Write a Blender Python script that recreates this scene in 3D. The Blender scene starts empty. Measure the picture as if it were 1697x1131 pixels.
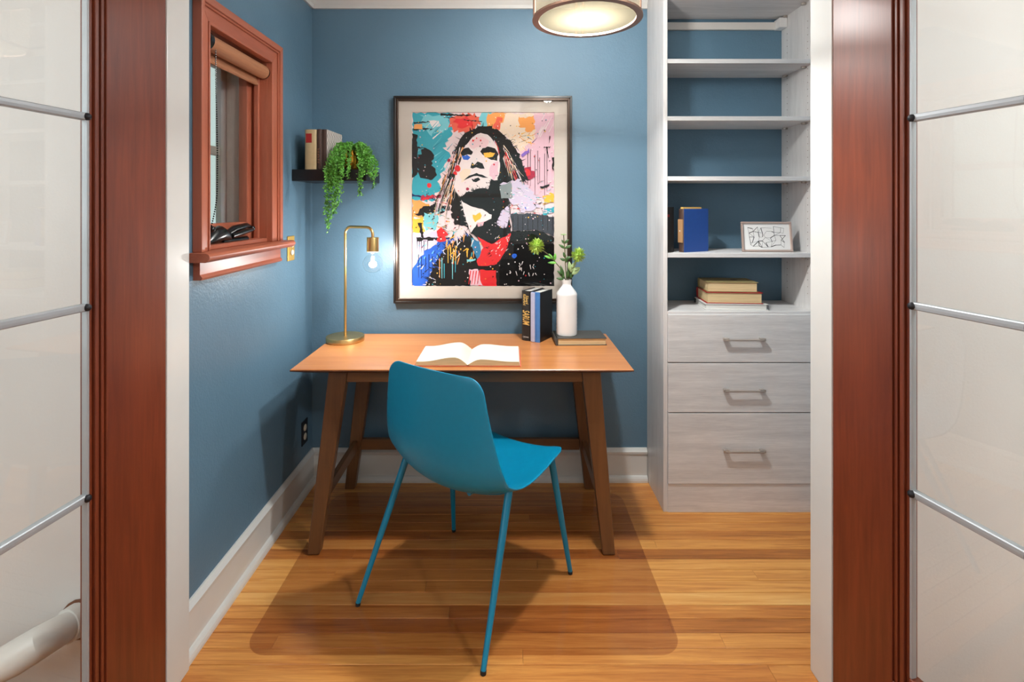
import bpy, bmesh, math, random
from mathutils import Vector, Matrix, Euler

R = math.radians
rnd = random.Random(7)
scene = bpy.context.scene
col = scene.collection

# ------------------------------------------------------------------ camera, world, lights, exposure
F_PX, H_CAM = 860.0, 1.41
cd = bpy.data.cameras.new('camera')
cam = bpy.data.objects.new('camera', cd)
col.objects.link(cam)
cam.location = (0, 0, H_CAM)
cam.rotation_euler = (R(90), 0, 0)
cd.sensor_width = 36.0
cd.lens = 36.0 * F_PX / 1697.0
cd.shift_x = 8.5 / 1697.0
cd.shift_y = -223.5 / 1697.0
cd.clip_start = 0.02
scene.camera = cam

world = bpy.data.worlds.new('daylight')
scene.world = world
world.use_nodes = True
wb = world.node_tree.nodes['Background']
wb.inputs[0].default_value = (0.80, 0.93, 0.92, 1)
wb.inputs[1].default_value = 0.95

def area_light(name, loc, rot, sx, sy, power, color):
    l = bpy.data.lights.new(name, 'AREA')
    l.shape = 'RECTANGLE'; l.size = sx; l.size_y = sy; l.energy = power; l.color = color
    o = bpy.data.objects.new(name, l); col.objects.link(o)
    o.location = loc; o.rotation_euler = rot
    return o
# fill light added out of view, set at an invented hall side window
area_light('added_hall_fill', (-2.56, -0.75, 1.52), (R(90), 0, R(-90)), 1.9, 1.4, 34, (0.90, 0.96, 1.0))

scene.view_settings.view_transform = 'Standard'
scene.view_settings.look = 'None'
scene.view_settings.gamma = 1.0
scene.view_settings.exposure = 0.0
scene.view_settings.use_curve_mapping = False
cy = scene.cycles
cy.max_bounces = 7; cy.diffuse_bounces = 4; cy.glossy_bounces = 4; cy.transmission_bounces = 6
cy.transparent_max_bounces = 16; cy.caustics_reflective = False; cy.caustics_refractive = False
cy.sample_clamp_indirect = 6.0

# ------------------------------------------------------------------ materials
def srgb(r, g, b):
    def f(c):
        c /= 255.0
        return c / 12.92 if c <= 0.04045 else ((c + 0.055) / 1.055) ** 2.4
    return (f(r), f(g), f(b), 1.0)

def base_mat(name):
    m = bpy.data.materials.new(name); m.use_nodes = True
    nt = m.node_tree
    return m, nt, nt.nodes, nt.links, nt.nodes['Principled BSDF']

def noise(nt, vec, scale, detail=3.0, rough=0.55, dist=0.0):
    n = nt.nodes.new('ShaderNodeTexNoise')
    n.inputs['Scale'].default_value = scale
    n.inputs['Detail'].default_value = detail
    n.inputs['Roughness'].default_value = rough
    n.inputs['Distortion'].default_value = dist
    if vec is not None: nt.links.new(vec, n.inputs['Vector'])
    return n

def ramp(nt, fac, stops):
    r = nt.nodes.new('ShaderNodeValToRGB')
    e = r.color_ramp.elements
    while len(e) < len(stops): e.new(0.5)
    for i, (p, c) in enumerate(stops):
        e[i].position = p; e[i].color = c
    nt.links.new(fac, r.inputs['Fac'])
    return r

def mapping(nt, scale, coord='Object', rot=(0, 0, 0)):
    tc = nt.nodes.new('ShaderNodeTexCoord')
    mp = nt.nodes.new('ShaderNodeMapping')
    mp.inputs['Scale'].default_value = scale
    mp.inputs['Rotation'].default_value = rot
    nt.links.new(tc.outputs[coord], mp.inputs['Vector'])
    return mp.outputs['Vector']

def bump(nt, bsdf, height, strength, dist=0.002):
    b = nt.nodes.new('ShaderNodeBump')
    b.inputs['Strength'].default_value = strength
    b.inputs['Distance'].default_value = dist
    nt.links.new(height, b.inputs['Height'])
    nt.links.new(b.outputs['Normal'], bsdf.inputs['Normal'])

def plain(name, c, rough=0.5, metal=0.0, bump_s=0.0, bump_scale=60, var=0.06, spec=0.5, coat=0.0):
    m, nt, N, L, b = base_mat(name)
    b.inputs['Roughness'].default_value = rough
    b.inputs['Metallic'].default_value = metal
    b.inputs['Specular IOR Level'].default_value = spec
    b.inputs['Coat Weight'].default_value = coat
    v = mapping(nt, (1, 1, 1))
    n = noise(nt, v, bump_scale * 0.12, 4)
    lo = tuple(max(0, x * (1 - var)) for x in c[:3]) + (1,)
    hi = tuple(min(1, x * (1 + var)) for x in c[:3]) + (1,)
    r = ramp(nt, n.outputs['Fac'], [(0.3, lo), (0.7, hi)])
    L.new(r.outputs['Color'], b.inputs['Base Color'])
    if bump_s > 0:
        n2 = noise(nt, v, bump_scale, 3)
        bump(nt, b, n2.outputs['Fac'], bump_s)
    return m

def wood(name, dark, light, axis='Z', scale=1.0, rough=0.4, grain=(0.25, 0.8), bump_s=0.06, coat=0.0, streak=26, bands=3.0, rr=None):
    """long-grain wood, grain running along the given object axis"""
    m, nt, N, L, b = base_mat(name)
    s = {'X': (0.06, 1, 1), 'Y': (1, 0.06, 1), 'Z': (1, 1, 0.06)}[axis]
    v = mapping(nt, tuple(k * scale for k in s))
    n1 = noise(nt, v, streak, 6, 0.65, 0.6)
    n2 = noise(nt, v, bands, 2, 0.5, 0.8)
    mx = N.new('ShaderNodeMath'); mx.operation = 'MULTIPLY_ADD'
    L.new(n1.outputs['Fac'], mx.inputs[0]); mx.inputs[1].default_value = 0.55
    sc = N.new('ShaderNodeMath'); sc.operation = 'MULTIPLY'; sc.inputs[1].default_value = 0.45
    L.new(n2.outputs['Fac'], sc.inputs[0]); L.new(sc.outputs[0], mx.inputs[2])
    r = ramp(nt, mx.outputs[0], [(grain[0], dark), (grain[1], light)])
    L.new(r.outputs['Color'], b.inputs['Base Color'])
    b.inputs['Roughness'].default_value = rough
    b.inputs['Coat Weight'].default_value = coat
    b.inputs['Coat Roughness'].default_value = 0.28
    if bump_s: bump(nt, b, n1.outputs['Fac'], bump_s, 0.001)
    return m

def glass_mat(name, tint=(1, 1, 1), ior=1.5, rough=0.0, refl=1.0):
    m = bpy.data.materials.new(name); m.use_nodes = True
    nt = m.node_tree; N = nt.nodes; L = nt.links
    N.clear()
    out = N.new('ShaderNodeOutputMaterial')
    mix = N.new('ShaderNodeMixShader')
    tr = N.new('ShaderNodeBsdfTransparent'); tr.inputs[0].default_value = (*tint, 1)
    gl = N.new('ShaderNodeBsdfGlossy'); gl.inputs['Roughness'].default_value = rough
    # Schlick reflectance, the same from both sides of the thin sheet
    lw = N.new('ShaderNodeLayerWeight'); lw.inputs['Blend'].default_value = 0.5
    pw = N.new('ShaderNodeMath'); pw.operation = 'POWER'; pw.inputs[1].default_value = 5.0
    L.new(lw.outputs['Facing'], pw.inputs[0])
    f0 = ((ior-1)/(ior+1))**2
    mu = N.new('ShaderNodeMath'); mu.operation = 'MULTIPLY_ADD'
    mu.inputs[1].default_value = (1-f0)*refl; mu.inputs[2].default_value = f0*refl
    L.new(pw.outputs[0], mu.inputs[0])
    L.new(mu.outputs[0], mix.inputs[0]); L.new(tr.outputs[0], mix.inputs[1]); L.new(gl.outputs[0], mix.inputs[2])
    L.new(mix.outputs[0], out.inputs[0])
    return m

def emit_mat(name, c, s):
    m = bpy.data.materials.new(name); m.use_nodes = True
    nt = m.node_tree; b = nt.nodes['Principled BSDF']
    b.inputs['Emission Color'].default_value = c
    b.inputs['Emission Strength'].default_value = s
    b.inputs['Base Color'].default_value = c
    return m

def paint_mat(name, c, rough=0.4, orange=0.25):
    """rolled wall paint: orange-peel relief, slight trowel unevenness"""
    m, nt, N, L, b = base_mat(name)
    v = mapping(nt, (1, 1, 1))
    n = noise(nt, v, 1.5, 3)
    lo = tuple(x * 0.94 for x in c[:3]) + (1,); hi = tuple(min(1, x * 1.06) for x in c[:3]) + (1,)
    r = ramp(nt, n.outputs['Fac'], [(0.3, lo), (0.7, hi)])
    L.new(r.outputs['Color'], b.inputs['Base Color'])
    b.inputs['Roughness'].default_value = rough
    n1 = noise(nt, v, 130, 2); n2 = noise(nt, v, 9, 4)
    ad = N.new('ShaderNodeMath'); ad.operation = 'MULTIPLY_ADD'
    L.new(n2.outputs['Fac'], ad.inputs[0]); ad.inputs[1].default_value = 2.2; L.new(n1.outputs['Fac'], ad.inputs[2])
    bump(nt, b, ad.outputs[0], orange, 0.004)
    return m

def floor_mat():
    m, nt, N, L, b = base_mat('oak_strip_floor')
    oi = N.new('ShaderNodeObjectInfo')
    tc = N.new('ShaderNodeTexCoord')
    add = N.new('ShaderNodeVectorMath'); add.operation = 'ADD'
    sca = N.new('ShaderNodeVectorMath'); sca.operation = 'SCALE'; sca.inputs['Scale'].default_value = 37.0
    comb = N.new('ShaderNodeCombineXYZ')
    for k in range(3): L.new(oi.outputs['Random'], comb.inputs[k])
    L.new(comb.outputs[0], sca.inputs[0])
    geo = N.new('ShaderNodeNewGeometry')
    L.new(geo.outputs['Position'], add.inputs[0]); L.new(sca.outputs[0], add.inputs[1])
    mp = N.new('ShaderNodeMapping'); mp.inputs['Scale'].default_value = (0.05, 1, 1)
    L.new(add.outputs[0], mp.inputs['Vector'])
    n1 = noise(nt, mp.outputs[0], 95, 5, 0.65, 0.8)
    n2 = noise(nt, mp.outputs[0], 22, 3, 0.5, 1.2)
    a = N.new('ShaderNodeMath'); a.operation = 'MULTIPLY_ADD'
    L.new(n1.outputs['Fac'], a.inputs[0]); a.inputs[1].default_value = 0.5
    s = N.new('ShaderNodeMath'); s.operation = 'MULTIPLY'; s.inputs[1].default_value = 0.5
    L.new(n2.outputs['Fac'], s.inputs[0]); L.new(s.outputs[0], a.inputs[2])
    sep = N.new('ShaderNodeSeparateColor'); L.new(oi.outputs['Color'], sep.inputs[0])
    t = N.new('ShaderNodeMath'); t.operation = 'MULTIPLY_ADD'        # 0.9*(grain-0.5)+tone
    sub = N.new('ShaderNodeMath'); sub.operation = 'SUBTRACT'; sub.inputs[1].default_value = 0.5
    L.new(a.outputs[0], sub.inputs[0]); L.new(sub.outputs[0], t.inputs[0]); t.inputs[1].default_value = 1.5
    L.new(sep.outputs[0], t.inputs[2])
    r = ramp(nt, t.outputs[0], [(0.0, srgb(140, 80, 36)), (0.35, srgb(194, 122, 58)), (0.65, srgb(226, 160, 84)), (1.0, srgb(242, 192, 118))])
    L.new(r.outputs['Color'], b.inputs['Base Color'])
    b.inputs['Roughness'].default_value = 0.34
    bump(nt, b, n1.outputs['Fac'], 0.05, 0.001)
    return m

def attr_mat(name, rough=0.6):
    m, nt, N, L, b = base_mat(name)
    a = N.new('ShaderNodeAttribute'); a.attribute_name = 'Col'
    L.new(a.outputs['Color'], b.inputs['Base Color'])
    b.inputs['Roughness'].default_value = rough
    b.inputs['Specular IOR Level'].default_value = 0.12
    return m

def scallop_mat():
    m, nt, N, L, b = base_mat('patterned_cover')
    v = mapping(nt, (1, 1, 1))
    w = N.new('ShaderNodeTexWave'); w.bands_direction = 'Z'
    w.inputs['Scale'].default_value = 9; w.inputs['Distortion'].default_value = 0
    L.new(v, w.inputs['Vector'])
    off = N.new('ShaderNodeVectorMath'); off.operation = 'ADD'
    sc = N.new('ShaderNodeMath'); sc.operation = 'MULTIPLY'; sc.inputs[1].default_value = 0.010
    L.new(w.outputs['Fac'], sc.inputs[0])
    cb = N.new('ShaderNodeCombineXYZ'); L.new(sc.outputs[0], cb.inputs[1])
    L.new(v, off.inputs[0]); L.new(cb.outputs[0], off.inputs[1])
    w2 = N.new('ShaderNodeTexWave'); w2.bands_direction = 'Y'; w2.inputs['Scale'].default_value = 16
    L.new(off.outputs[0], w2.inputs['Vector'])
    r = ramp(nt, w2.outputs['Fac'], [(0.15, srgb(96, 84, 82)), (0.40, srgb(236, 224, 216))])
    L.new(r.outputs['Color'], b.inputs['Base Color'])
    b.inputs['Roughness'].default_value = 0.6
    return m

def pages_mat(name, c, axis):
    m, nt, N, L, b = base_mat(name)
    s = {'X': (300, 3, 3), 'Y': (3, 300, 3), 'Z': (3, 3, 300)}[axis]
    v = mapping(nt, s)
    n = noise(nt, v, 3, 2)
    lo = tuple(x * 0.72 for x in c[:3]) + (1,)
    r = ramp(nt, n.outputs['Fac'], [(0.3, lo), (0.6, c)])
    L.new(r.outputs['Color'], b.inputs['Base Color'])
    b.inputs['Roughness'].default_value = 0.8
    return m

def diffuser_mat(name, tint, trans):
    """frosted lamp glass / wire cloth: part clear, part scattering"""
    m = bpy.data.materials.new(name); m.use_nodes = True
    nt = m.node_tree; N = nt.nodes; L = nt.links; N.clear()
    out = N.new('ShaderNodeOutputMaterial'); mix = N.new('ShaderNodeMixShader')
    tr = N.new('ShaderNodeBsdfTransparent'); tr.inputs[0].default_value = (1, 0.98, 0.95, 1)
    tl = N.new('ShaderNodeBsdfTranslucent'); tl.inputs[0].default_value = (*tint, 1)
    mix.inputs[0].default_value = 1 - trans
    L.new(tr.outputs[0], mix.inputs[1]); L.new(tl.outputs[0], mix.inputs[2]); L.new(mix.outputs[0], out.inputs[0])
    return m

MT = {}
MT['blue'] = paint_mat('blue_wall_paint', srgb(89, 119, 139), 0.46, 0.25)
MT['white_wall'] = paint_mat('white_wall_paint', srgb(226, 224, 222), 0.5, 0.10)
MT['ceiling'] = paint_mat('white_ceiling_paint', srgb(235, 234, 230), 0.7, 0.10)
MT['trim'] = plain('white_trim_paint', srgb(216, 215, 211), 0.3, bump_s=0.05, bump_scale=40, var=0.03)
MT['mahogany'] = wood('mahogany_door', srgb(80, 29, 12), srgb(138, 64, 34), 'Z', 1.0, 0.42, (0.25, 0.78), 0.14, 0.2, streak=60)
MT['mahogany_h'] = wood('mahogany_rail', srgb(80, 29, 12), srgb(138, 64, 34), 'X', 1.0, 0.42, (0.25, 0.78), 0.14, 0.2, streak=60)
MT['winwood'] = wood('window_wood', srgb(138, 70, 48), srgb(192, 112, 84), 'Z', 1.0, 0.40, (0.2, 0.85), 0.05, 0.12, streak=40)
MT['winwood_y'] = wood('window_wood_level', srgb(138, 70, 48), srgb(192, 112, 84), 'Y', 1.0, 0.40, (0.2, 0.85), 0.05, 0.12, streak=40)
MT['desktop'] = wood('desk_top_veneer', srgb(180, 108, 56), srgb(216, 148, 88), 'X', 1.0, 0.30, (0.3, 0.72), 0.03, 0.15, streak=34, bands=7)
MT['deskedge'] = wood('desk_dark_edge', srgb(62, 32, 18), srgb(104, 58, 34), 'X', 1.0, 0.45)
MT['deskleg'] = wood('walnut_leg', srgb(80, 50, 27), srgb(130, 86, 50), 'Z', 1.0, 0.40, (0.25, 0.8), 0.06, 0.1, streak=50)
MT['deskrail'] = wood('walnut_rail', srgb(80, 50, 27), srgb(130, 86, 50), 'X', 1.0, 0.40, (0.25, 0.8), 0.06, 0.1, streak=50)
MT['deskrail_y'] = wood('walnut_side_rail', srgb(80, 50, 27), srgb(130, 86, 50), 'Y', 1.0, 0.40, (0.25, 0.8), 0.06, 0.1, streak=50)
MT['chair'] = plain('blue_chair_plastic', srgb(0, 132, 170), 0.36, bump_s=0.04, bump_scale=400, var=0.03)
MT['chairleg'] = plain('blue_chair_steel', srgb(0, 126, 164), 0.33, var=0.03)
MT['rubber'] = plain('black_rubber', srgb(22, 22, 24), 0.7)
LAM_D, LAM_L = srgb(190, 188, 188), srgb(234, 232, 231)
MT['laminate_x'] = wood('whitewashed_laminate', LAM_D, LAM_L, 'X', 1.0, 0.42, (0.22, 0.68), 0.05, 0.0, streak=190, bands=26)
MT['laminate_z'] = wood('whitewashed_laminate_upright', srgb(198, 195, 193), srgb(232, 229, 227), 'Z', 1.0, 0.42, (0.22, 0.68), 0.05, 0.0, streak=190, bands=26)
MT['edgeband'] = plain('cream_edge_band', srgb(228, 222, 215), 0.4, var=0.02)
MT['nickel'] = plain('brushed_nickel', srgb(186, 176, 168), 0.45, 0.55, var=0.03)
MT['brass'] = plain('satin_brass', srgb(218, 184, 122), 0.34, 1.0, var=0.03)
MT['gold'] = plain('gold_glaze', srgb(222, 164, 60), 0.2, 1.0, var=0.05)
MT['bronze'] = plain('lamp_bronze', srgb(150, 116, 98), 0.42, 0.6, var=0.03)
MT['brassplate'] = plain('polished_brass_plate', srgb(214, 170, 84), 0.4, 0.6)
MT['black'] = plain('black_lacquer', srgb(20, 19, 20), 0.35)
MT['blackframe'] = plain('black_picture_frame', srgb(28, 24, 22), 0.3)
MT['bronzeframe'] = plain('dark_bronze_bevel', srgb(66, 50, 40), 0.32, 0.5)
MT['mat'] = plain('cream_mat_board', srgb(206, 194, 182), 0.8, var=0.015)
MT['print'] = attr_mat('art_print', 0.65)
MT['glass'] = glass_mat('clear_glass', (0.97, 0.99, 0.98))
MT['picglass'] = glass_mat('picture_glass', (0.99, 0.99, 0.99), 1.45, 0.0, 0.8)
MT['chairmat'] = glass_mat('tinted_vinyl', (0.93, 0.885, 0.865), 1.45, 0.10, 0.8)
MT['bulbglass'] = glass_mat('bulb_glass', (0.97, 0.98, 0.98), 1.5, 0.0)
MT['lead'] = plain('lead_came', srgb(168, 172, 176), 0.45, 0.35, bump_s=0.1, bump_scale=60)
MT['leaddark'] = plain('dark_solder', srgb(44, 44, 48), 0.5, 0.6)
MT['floor'] = floor_mat()
MT['subfloor'] = plain('dark_floor_gap', srgb(44, 26, 14), 0.8)
MT['hallfloor'] = wood('hall_oak_floor', srgb(150, 86, 38), srgb(200, 134, 70), 'X', 1.0, 0.35, streak=60, bands=17)
MT['stucco'] = plain('grey_stucco', srgb(206, 200, 195), 0.9, bump_s=0.9, bump_scale=160)
MT['storm'] = plain('grey_storm_frame', srgb(176, 164, 162), 0.5)
MT['shade'] = wood('woven_shade', srgb(130, 82, 54), srgb(182, 124, 86), 'Y', 1.0, 0.7, streak=120)
MT['blackplastic'] = plain('black_plastic', srgb(16, 16, 18), 0.25)
MT['leaf'] = plain('bright_green_leaf', srgb(104, 170, 66), 0.5, var=0.45, bump_scale=300)
MT['leafdark'] = plain('dark_green_leaf', srgb(52, 84, 36), 0.5, var=0.25, bump_scale=200)
MT['leafpale'] = plain('pale_green_leaf', srgb(150, 172, 120), 0.5, var=0.2, bump_scale=200)
MT['petal'] = plain('lime_petal', srgb(184, 214, 100), 0.55, var=0.25, bump_scale=300)
MT['stem'] = plain('brown_green_stem', srgb(88, 84, 48), 0.6)
MT['ceramic'] = plain('white_ceramic', srgb(236, 234, 232), 0.35, var=0.02)
MT['pages'] = pages_mat('book_pages', srgb(222, 196, 150), 'Z')
MT['pages_x'] = pages_mat('book_pages_upright', srgb(226, 206, 168), 'X')
MT['pages_w'] = pages_mat('white_book_pages', srgb(226, 224, 218), 'Z')
MT['paper'] = plain('open_page_paper', srgb(238, 228, 212), 0.8, var=0.02)
MT['pipe'] = plain('white_pipe_paint', srgb(222, 220, 216), 0.35, bump_s=0.3, bump_scale=30, var=0.03)
MT['rust'] = plain('rusty_joint', srgb(112, 72, 50), 0.8)
MT['silverrose'] = plain('rose_silver_frame', srgb(206, 180, 168), 0.32, 0.5)
MT['bead'] = plain('cream_plastic', srgb(226, 214, 190), 0.4)
MT['diffuser'] = diffuser_mat('frosted_diffuser', (0.050, 0.040, 0.025), 0.72)
MT['wirecloth'] = diffuser_mat('wire_cloth_shade', (0.012, 0.0096, 0.0066), 0.17)
MT['filament'] = emit_mat('glowing_bulb', (1.0, 0.93, 0.80, 1), 22)
MT['added_glow'] = emit_mat('added_lamp_dome', (1.0, 0.95, 0.88, 1), 5)  # dome glow of the added hall lamps
def cover(name, r, g, b, rough=0.55): 
    MT[name] = plain(name + '_book_cloth', srgb(r, g, b), rough, bump_s=0.08, bump_scale=500, var=0.05)
cover('c_beige', 198, 176, 134); cover('c_brown', 70, 50, 42); cover('c_black', 26, 24, 24, 0.4); cover('c_red', 150, 26, 28)
cover('c_blue', 22, 66, 138); cover('c_khaki', 140, 126, 84); cover('c_grey', 70, 68, 64); cover('c_white', 220, 218, 214)
cover('c_lav', 176, 178, 204, 0.4); cover('c_sky', 62, 116, 178, 0.4); cover('c_redlabel', 160, 34, 30); cover('c_orange', 196, 96, 66)
cover('c_tan', 168, 128, 88); cover('c_goldtext', 220, 180, 100, 0.4); cover('c_whitetext', 214, 210, 204); cover('c_browntext', 150, 104, 76)
MT['scallop'] = scallop_mat()

# ------------------------------------------------------------------ mesh builder
WL = {}      # world location of roots for world-coordinate parts

class M:
    def __init__(s): s.v = []; s.f = []; s.s = []; s.c = []
    def add(s, vs, fs, smooth=False, c=None):
        o = len(s.v); s.v += [tuple(p) for p in vs]
        for f in fs:
            s.f.append(tuple(o + i for i in f)); s.s.append(smooth); s.c.append(c)
        return s
    def box(s, x0, x1, y0, y1, z0, z1):
        vs = [(x0,y0,z0),(x1,y0,z0),(x1,y1,z0),(x0,y1,z0),(x0,y0,z1),(x1,y0,z1),(x1,y1,z1),(x0,y1,z1)]
        return s.add(vs, [(0,3,2,1),(4,5,6,7),(0,1,5,4),(1,2,6,5),(2,3,7,6),(3,0,4,7)])
    def hexa(s, p):      # 8 points: bottom loop then top loop (ccw from above)
        return s.add(p, [(0,3,2,1),(4,5,6,7),(0,1,5,4),(1,2,6,5),(2,3,7,6),(3,0,4,7)])
    def prism(s, poly, axis, a, b, smooth=False):
        def P(u, w, t): return {'X': (t, u, w), 'Y': (u, t, w), 'Z': (u, w, t)}[axis]
        n = len(poly)
        vs = [P(u, w, a) for u, w in poly] + [P(u, w, b) for u, w in poly]
        s.add(vs, [tuple(range(n)), tuple(range(2*n-1, n-1, -1))])
        o = len(s.v) - 2*n
        for i in range(n):
            j = (i+1) % n
            s.f.append((o+j, o+i, o+n+i, o+n+j)); s.s.append(smooth); s.c.append(None)
        return s
    def tube(s, pts, rad, n=12, caps=True, smooth=True, flat=None):
        pts = [Vector(p) for p in pts]
        if not isinstance(rad, (list, tuple)): rad = [rad]*len(pts)
        t0 = (pts[1]-pts[0]).normalized()
        up = Vector((0,0,1)) if abs(t0.z) < 0.9 else Vector((1,0,0))
        nrm = (up - t0*up.dot(t0)).normalized()
        vs = []
        for i, p in enumerate(pts):
            if i == 0: t = t0
            elif i == len(pts)-1: t = (pts[i]-pts[i-1]).normalized()
            else: t = ((pts[i+1]-pts[i]).normalized() + (pts[i]-pts[i-1]).normalized()).normalized()
            nrm = (nrm - t*nrm.dot(t)).normalized(); bn = t.cross(nrm)
            for k in range(n):
                a = 2*math.pi*k/n
                vs.append(p + (nrm*math.cos(a) + bn*math.sin(a))*rad[i])
        fs = []
        for i in range(len(pts)-1):
            for k in range(n):
                k2 = (k+1) % n
                fs.append((i*n+k, i*n+k2, (i+1)*n+k2, (i+1)*n+k))
        s.add(vs, fs, smooth)
        if caps:
            o = len(s.v) - len(vs)
            s.f.append(tuple(o+k for k in range(n-1, -1, -1))); s.s.append(False); s.c.append(None)
            e = o + (len(pts)-1)*n
            s.f.append(tuple(e+k for k in range(n))); s.s.append(False); s.c.append(None)
        return s
    def lathe(s, prof, c, n=32, cap0=True, cap1=True, axis='Z'):
        vs = []
        for r, z in prof:
            for k in range(n):
                a = 2*math.pi*k/n
                if axis == 'Z': vs.append((c[0]+r*math.cos(a), c[1]+r*math.sin(a), c[2]+z))
                elif axis == 'X': vs.append((c[0]+z, c[1]+r*math.cos(a), c[2]+r*math.sin(a)))
                else: vs.append((c[0]+r*math.sin(a), c[1]+z, c[2]+r*math.cos(a)))
        fs = []
        for i in range(len(prof)-1):
            for k in range(n):
                k2 = (k+1) % n
                fs.append((i*n+k, i*n+k2, (i+1)*n+k2, (i+1)*n+k))
        o = len(s.v); s.add(vs, fs, True)
        if cap0: s.f.append(tuple(o+k for k in range(n-1,-1,-1))); s.s.append(False); s.c.append(None)
        if cap1:
            e = o+(len(prof)-1)*n
            s.f.append(tuple(e+k for k in range(n))); s.s.append(False); s.c.append(None)
        return s
    def ball(s, c, r, n=12, sz=1.0):
        m = n//2
        prof = [(max(1e-5, r*math.sin(math.pi*i/m)), -r*sz*math.cos(math.pi*i/m)) for i in range(m+1)]
        return s.lathe(prof, c, n)
    def build(s, name, mat, parent=None, local=False, bevel=0.0, seg=2, label=None, sharp=35):
        me = bpy.data.meshes.new(name)
        off = Vector((0,0,0)); loc = None
        if parent is not None and not local: off = WL[parent]
        if parent is None and not local:
            xs = [p[0] for p in s.v]; ys = [p[1] for p in s.v]; zs = [p[2] for p in s.v]
            off = Vector(((min(xs)+max(xs))/2, (min(ys)+max(ys))/2, min(zs))); loc = off
        me.from_pydata([tuple(Vector(p)-off) for p in s.v], [], s.f)
        me.polygons.foreach_set('use_smooth', s.s)
        me.update()
        if any(s.s): me.set_sharp_from_angle(angle=R(sharp))
        if any(c is not None for c in s.c):
            at = me.color_attributes.new('Col', 'FLOAT_COLOR', 'CORNER')
            for p in me.polygons:
                cc = s.c[p.index] or (1,1,1,1)
                for li in p.loop_indices: at.data[li].color = cc
        mats = mat if isinstance(mat, (list, tuple)) else [mat]
        for mm in mats: me.materials.append(MT[mm] if isinstance(mm, str) else mm)
        o = bpy.data.objects.new(name, me); col.objects.link(o)
        if parent is not None:
            o.parent = parent; WL[o] = WL.get(parent, Vector((0,0,0)))
        elif loc is not None:
            o.location = loc; WL[o] = loc
        if bevel > 0:
            b = o.modifiers.new('soft_edges', 'BEVEL'); b.width = bevel; b.segments = seg
            b.limit_method = 'ANGLE'; b.angle_limit = R(40)
            b.harden_normals = False
        if label: o['label'] = label
        return o

def B(*a): return M().box(*a)

def thing(name, label, cat, loc=(0,0,0), rotz=0.0, group=None):
    o = bpy.data.objects.new(name, None); col.objects.link(o)
    o.empty_display_size = 0.05
    o.location = loc; o.rotation_euler = (0,0,rotz); WL[o] = Vector(loc)
    if label: o['label'] = label
    if cat: o['category'] = cat
    if group: o['group'] = group
    return o

def tag(o, label, cat, group=None):
    o['label'] = label; o['category'] = cat
    if group: o['group'] = group
    return o

def struct(o, label=None):
    o['kind'] = 'structure'
    if label: o['label'] = label
    return o

def text_mesh(body, size, xscale=1.0, shear=0.0):
    cu = bpy.data.curves.new('lettering', 'FONT')
    cu.body = body; cu.size = size; cu.align_x = 'CENTER'; cu.align_y = 'CENTER'; cu.extrude = 0.0; cu.shear = shear
    cu.offset = size*0.012
    cu.resolution_u = 3
    to = bpy.data.objects.new('lettering', cu); col.objects.link(to)
    dg = bpy.context.evaluated_depsgraph_get(); dg.update()
    me = bpy.data.meshes.new_from_object(to.evaluated_get(dg))
    bpy.data.objects.remove(to); bpy.data.curves.remove(cu)
    for v in me.vertices: v.co.x *= xscale
    return me

def lettering(body, size, mat, parent, loc, mat3, xscale=1.0, shear=0.0, name='title_lettering', label=None):
    """flat print; mat3 columns give the text's x, y and normal in the parent's frame"""
    me = text_mesh(body, size, xscale, shear)
    mw = Matrix.Translation(loc) @ mat3.to_4x4()
    me.transform(mw)
    me.materials.clear(); me.materials.append(MT[mat])
    o = bpy.data.objects.new(name, me); col.objects.link(o); o.parent = parent
    if label: o['label'] = label
    return o

def cols(a, b, c): return Matrix((a, b, c)).transposed()

# ------------------------------------------------------------------ room dimensions
XL, XR, YB, ZC = -1.003, 1.447, 2.672, 2.50       # office: side walls, back wall, ceiling
YP0, YP1 = 1.482, 1.572                            # partition between the hall and the office
JL, JR = -0.965, 0.922                             # faces of the door jambs
WY0, WY1, WZ0, WZ1 = 1.716, 2.165, 1.262, 2.008    # window opening in the side wall

# floor
fl = B(-2.6, 2.6, -2.9, 2.70, -0.12, -0.019)
floor = struct(fl.build('floor', 'subfloor'), 'honey oak strip floor')
PW, ANCH = 0.0598, 2.0735
tones = {-10:.5,-9:.42,-8:.5,-7:.44,-6:.52,-5:.48,-4:.5,-3:.34,-2:.62,-1:.30,0:.62,1:.64,2:.60,3:.76,4:.46,5:.32,6:.50,7:.46,8:.42,9:.5,10:.45}
joints = {-2: [0.0, 0.62], -3: [-0.33], 0: [0.12], 2: [-0.30], -1: [-0.62, 0.45], -5: [0.10], 1: [0.95, -0.66], 3: [1.2], 4: [-0.2], 5: [0.55],
          -6: [-0.5, 0.9], -8: [0.3], 6: [-0.75, 0.7], 7: [0.05], 8: [0.8]}
for k in range(-10, 12):
    y1 = ANCH - k*PW; y0 = y1 - PW
    if y0 > YB: continue
    y1c = min(y1, YB)
    xs = [XL] + sorted(joints.get(k, [])) + [XR]
    for i in range(len(xs)-1):
        a, b = xs[i]+0.0004, xs[i+1]-0.0004
        g, c = 0.0008, 0.0013
        prof = [(y0+g, -0.019), (y1c-g, -0.019), (y1c-g, -c), (y1c-g-c, 0.0), (y0+g+c, 0.0), (y0+g, -c)]
        p = M().prism(prof, 'X', a, b).build('plank', 'floor', floor)
        t = tones.get(k, .45) + (rnd.uniform(-.10, .10) if i else 0)
        p.color = (t, t, t, 1)
hall = struct(B(-2.6, 2.6, -2.9, YP0 - 0.067, -0.019, 0.0).build('floor_hall', 'hallfloor'))

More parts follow.
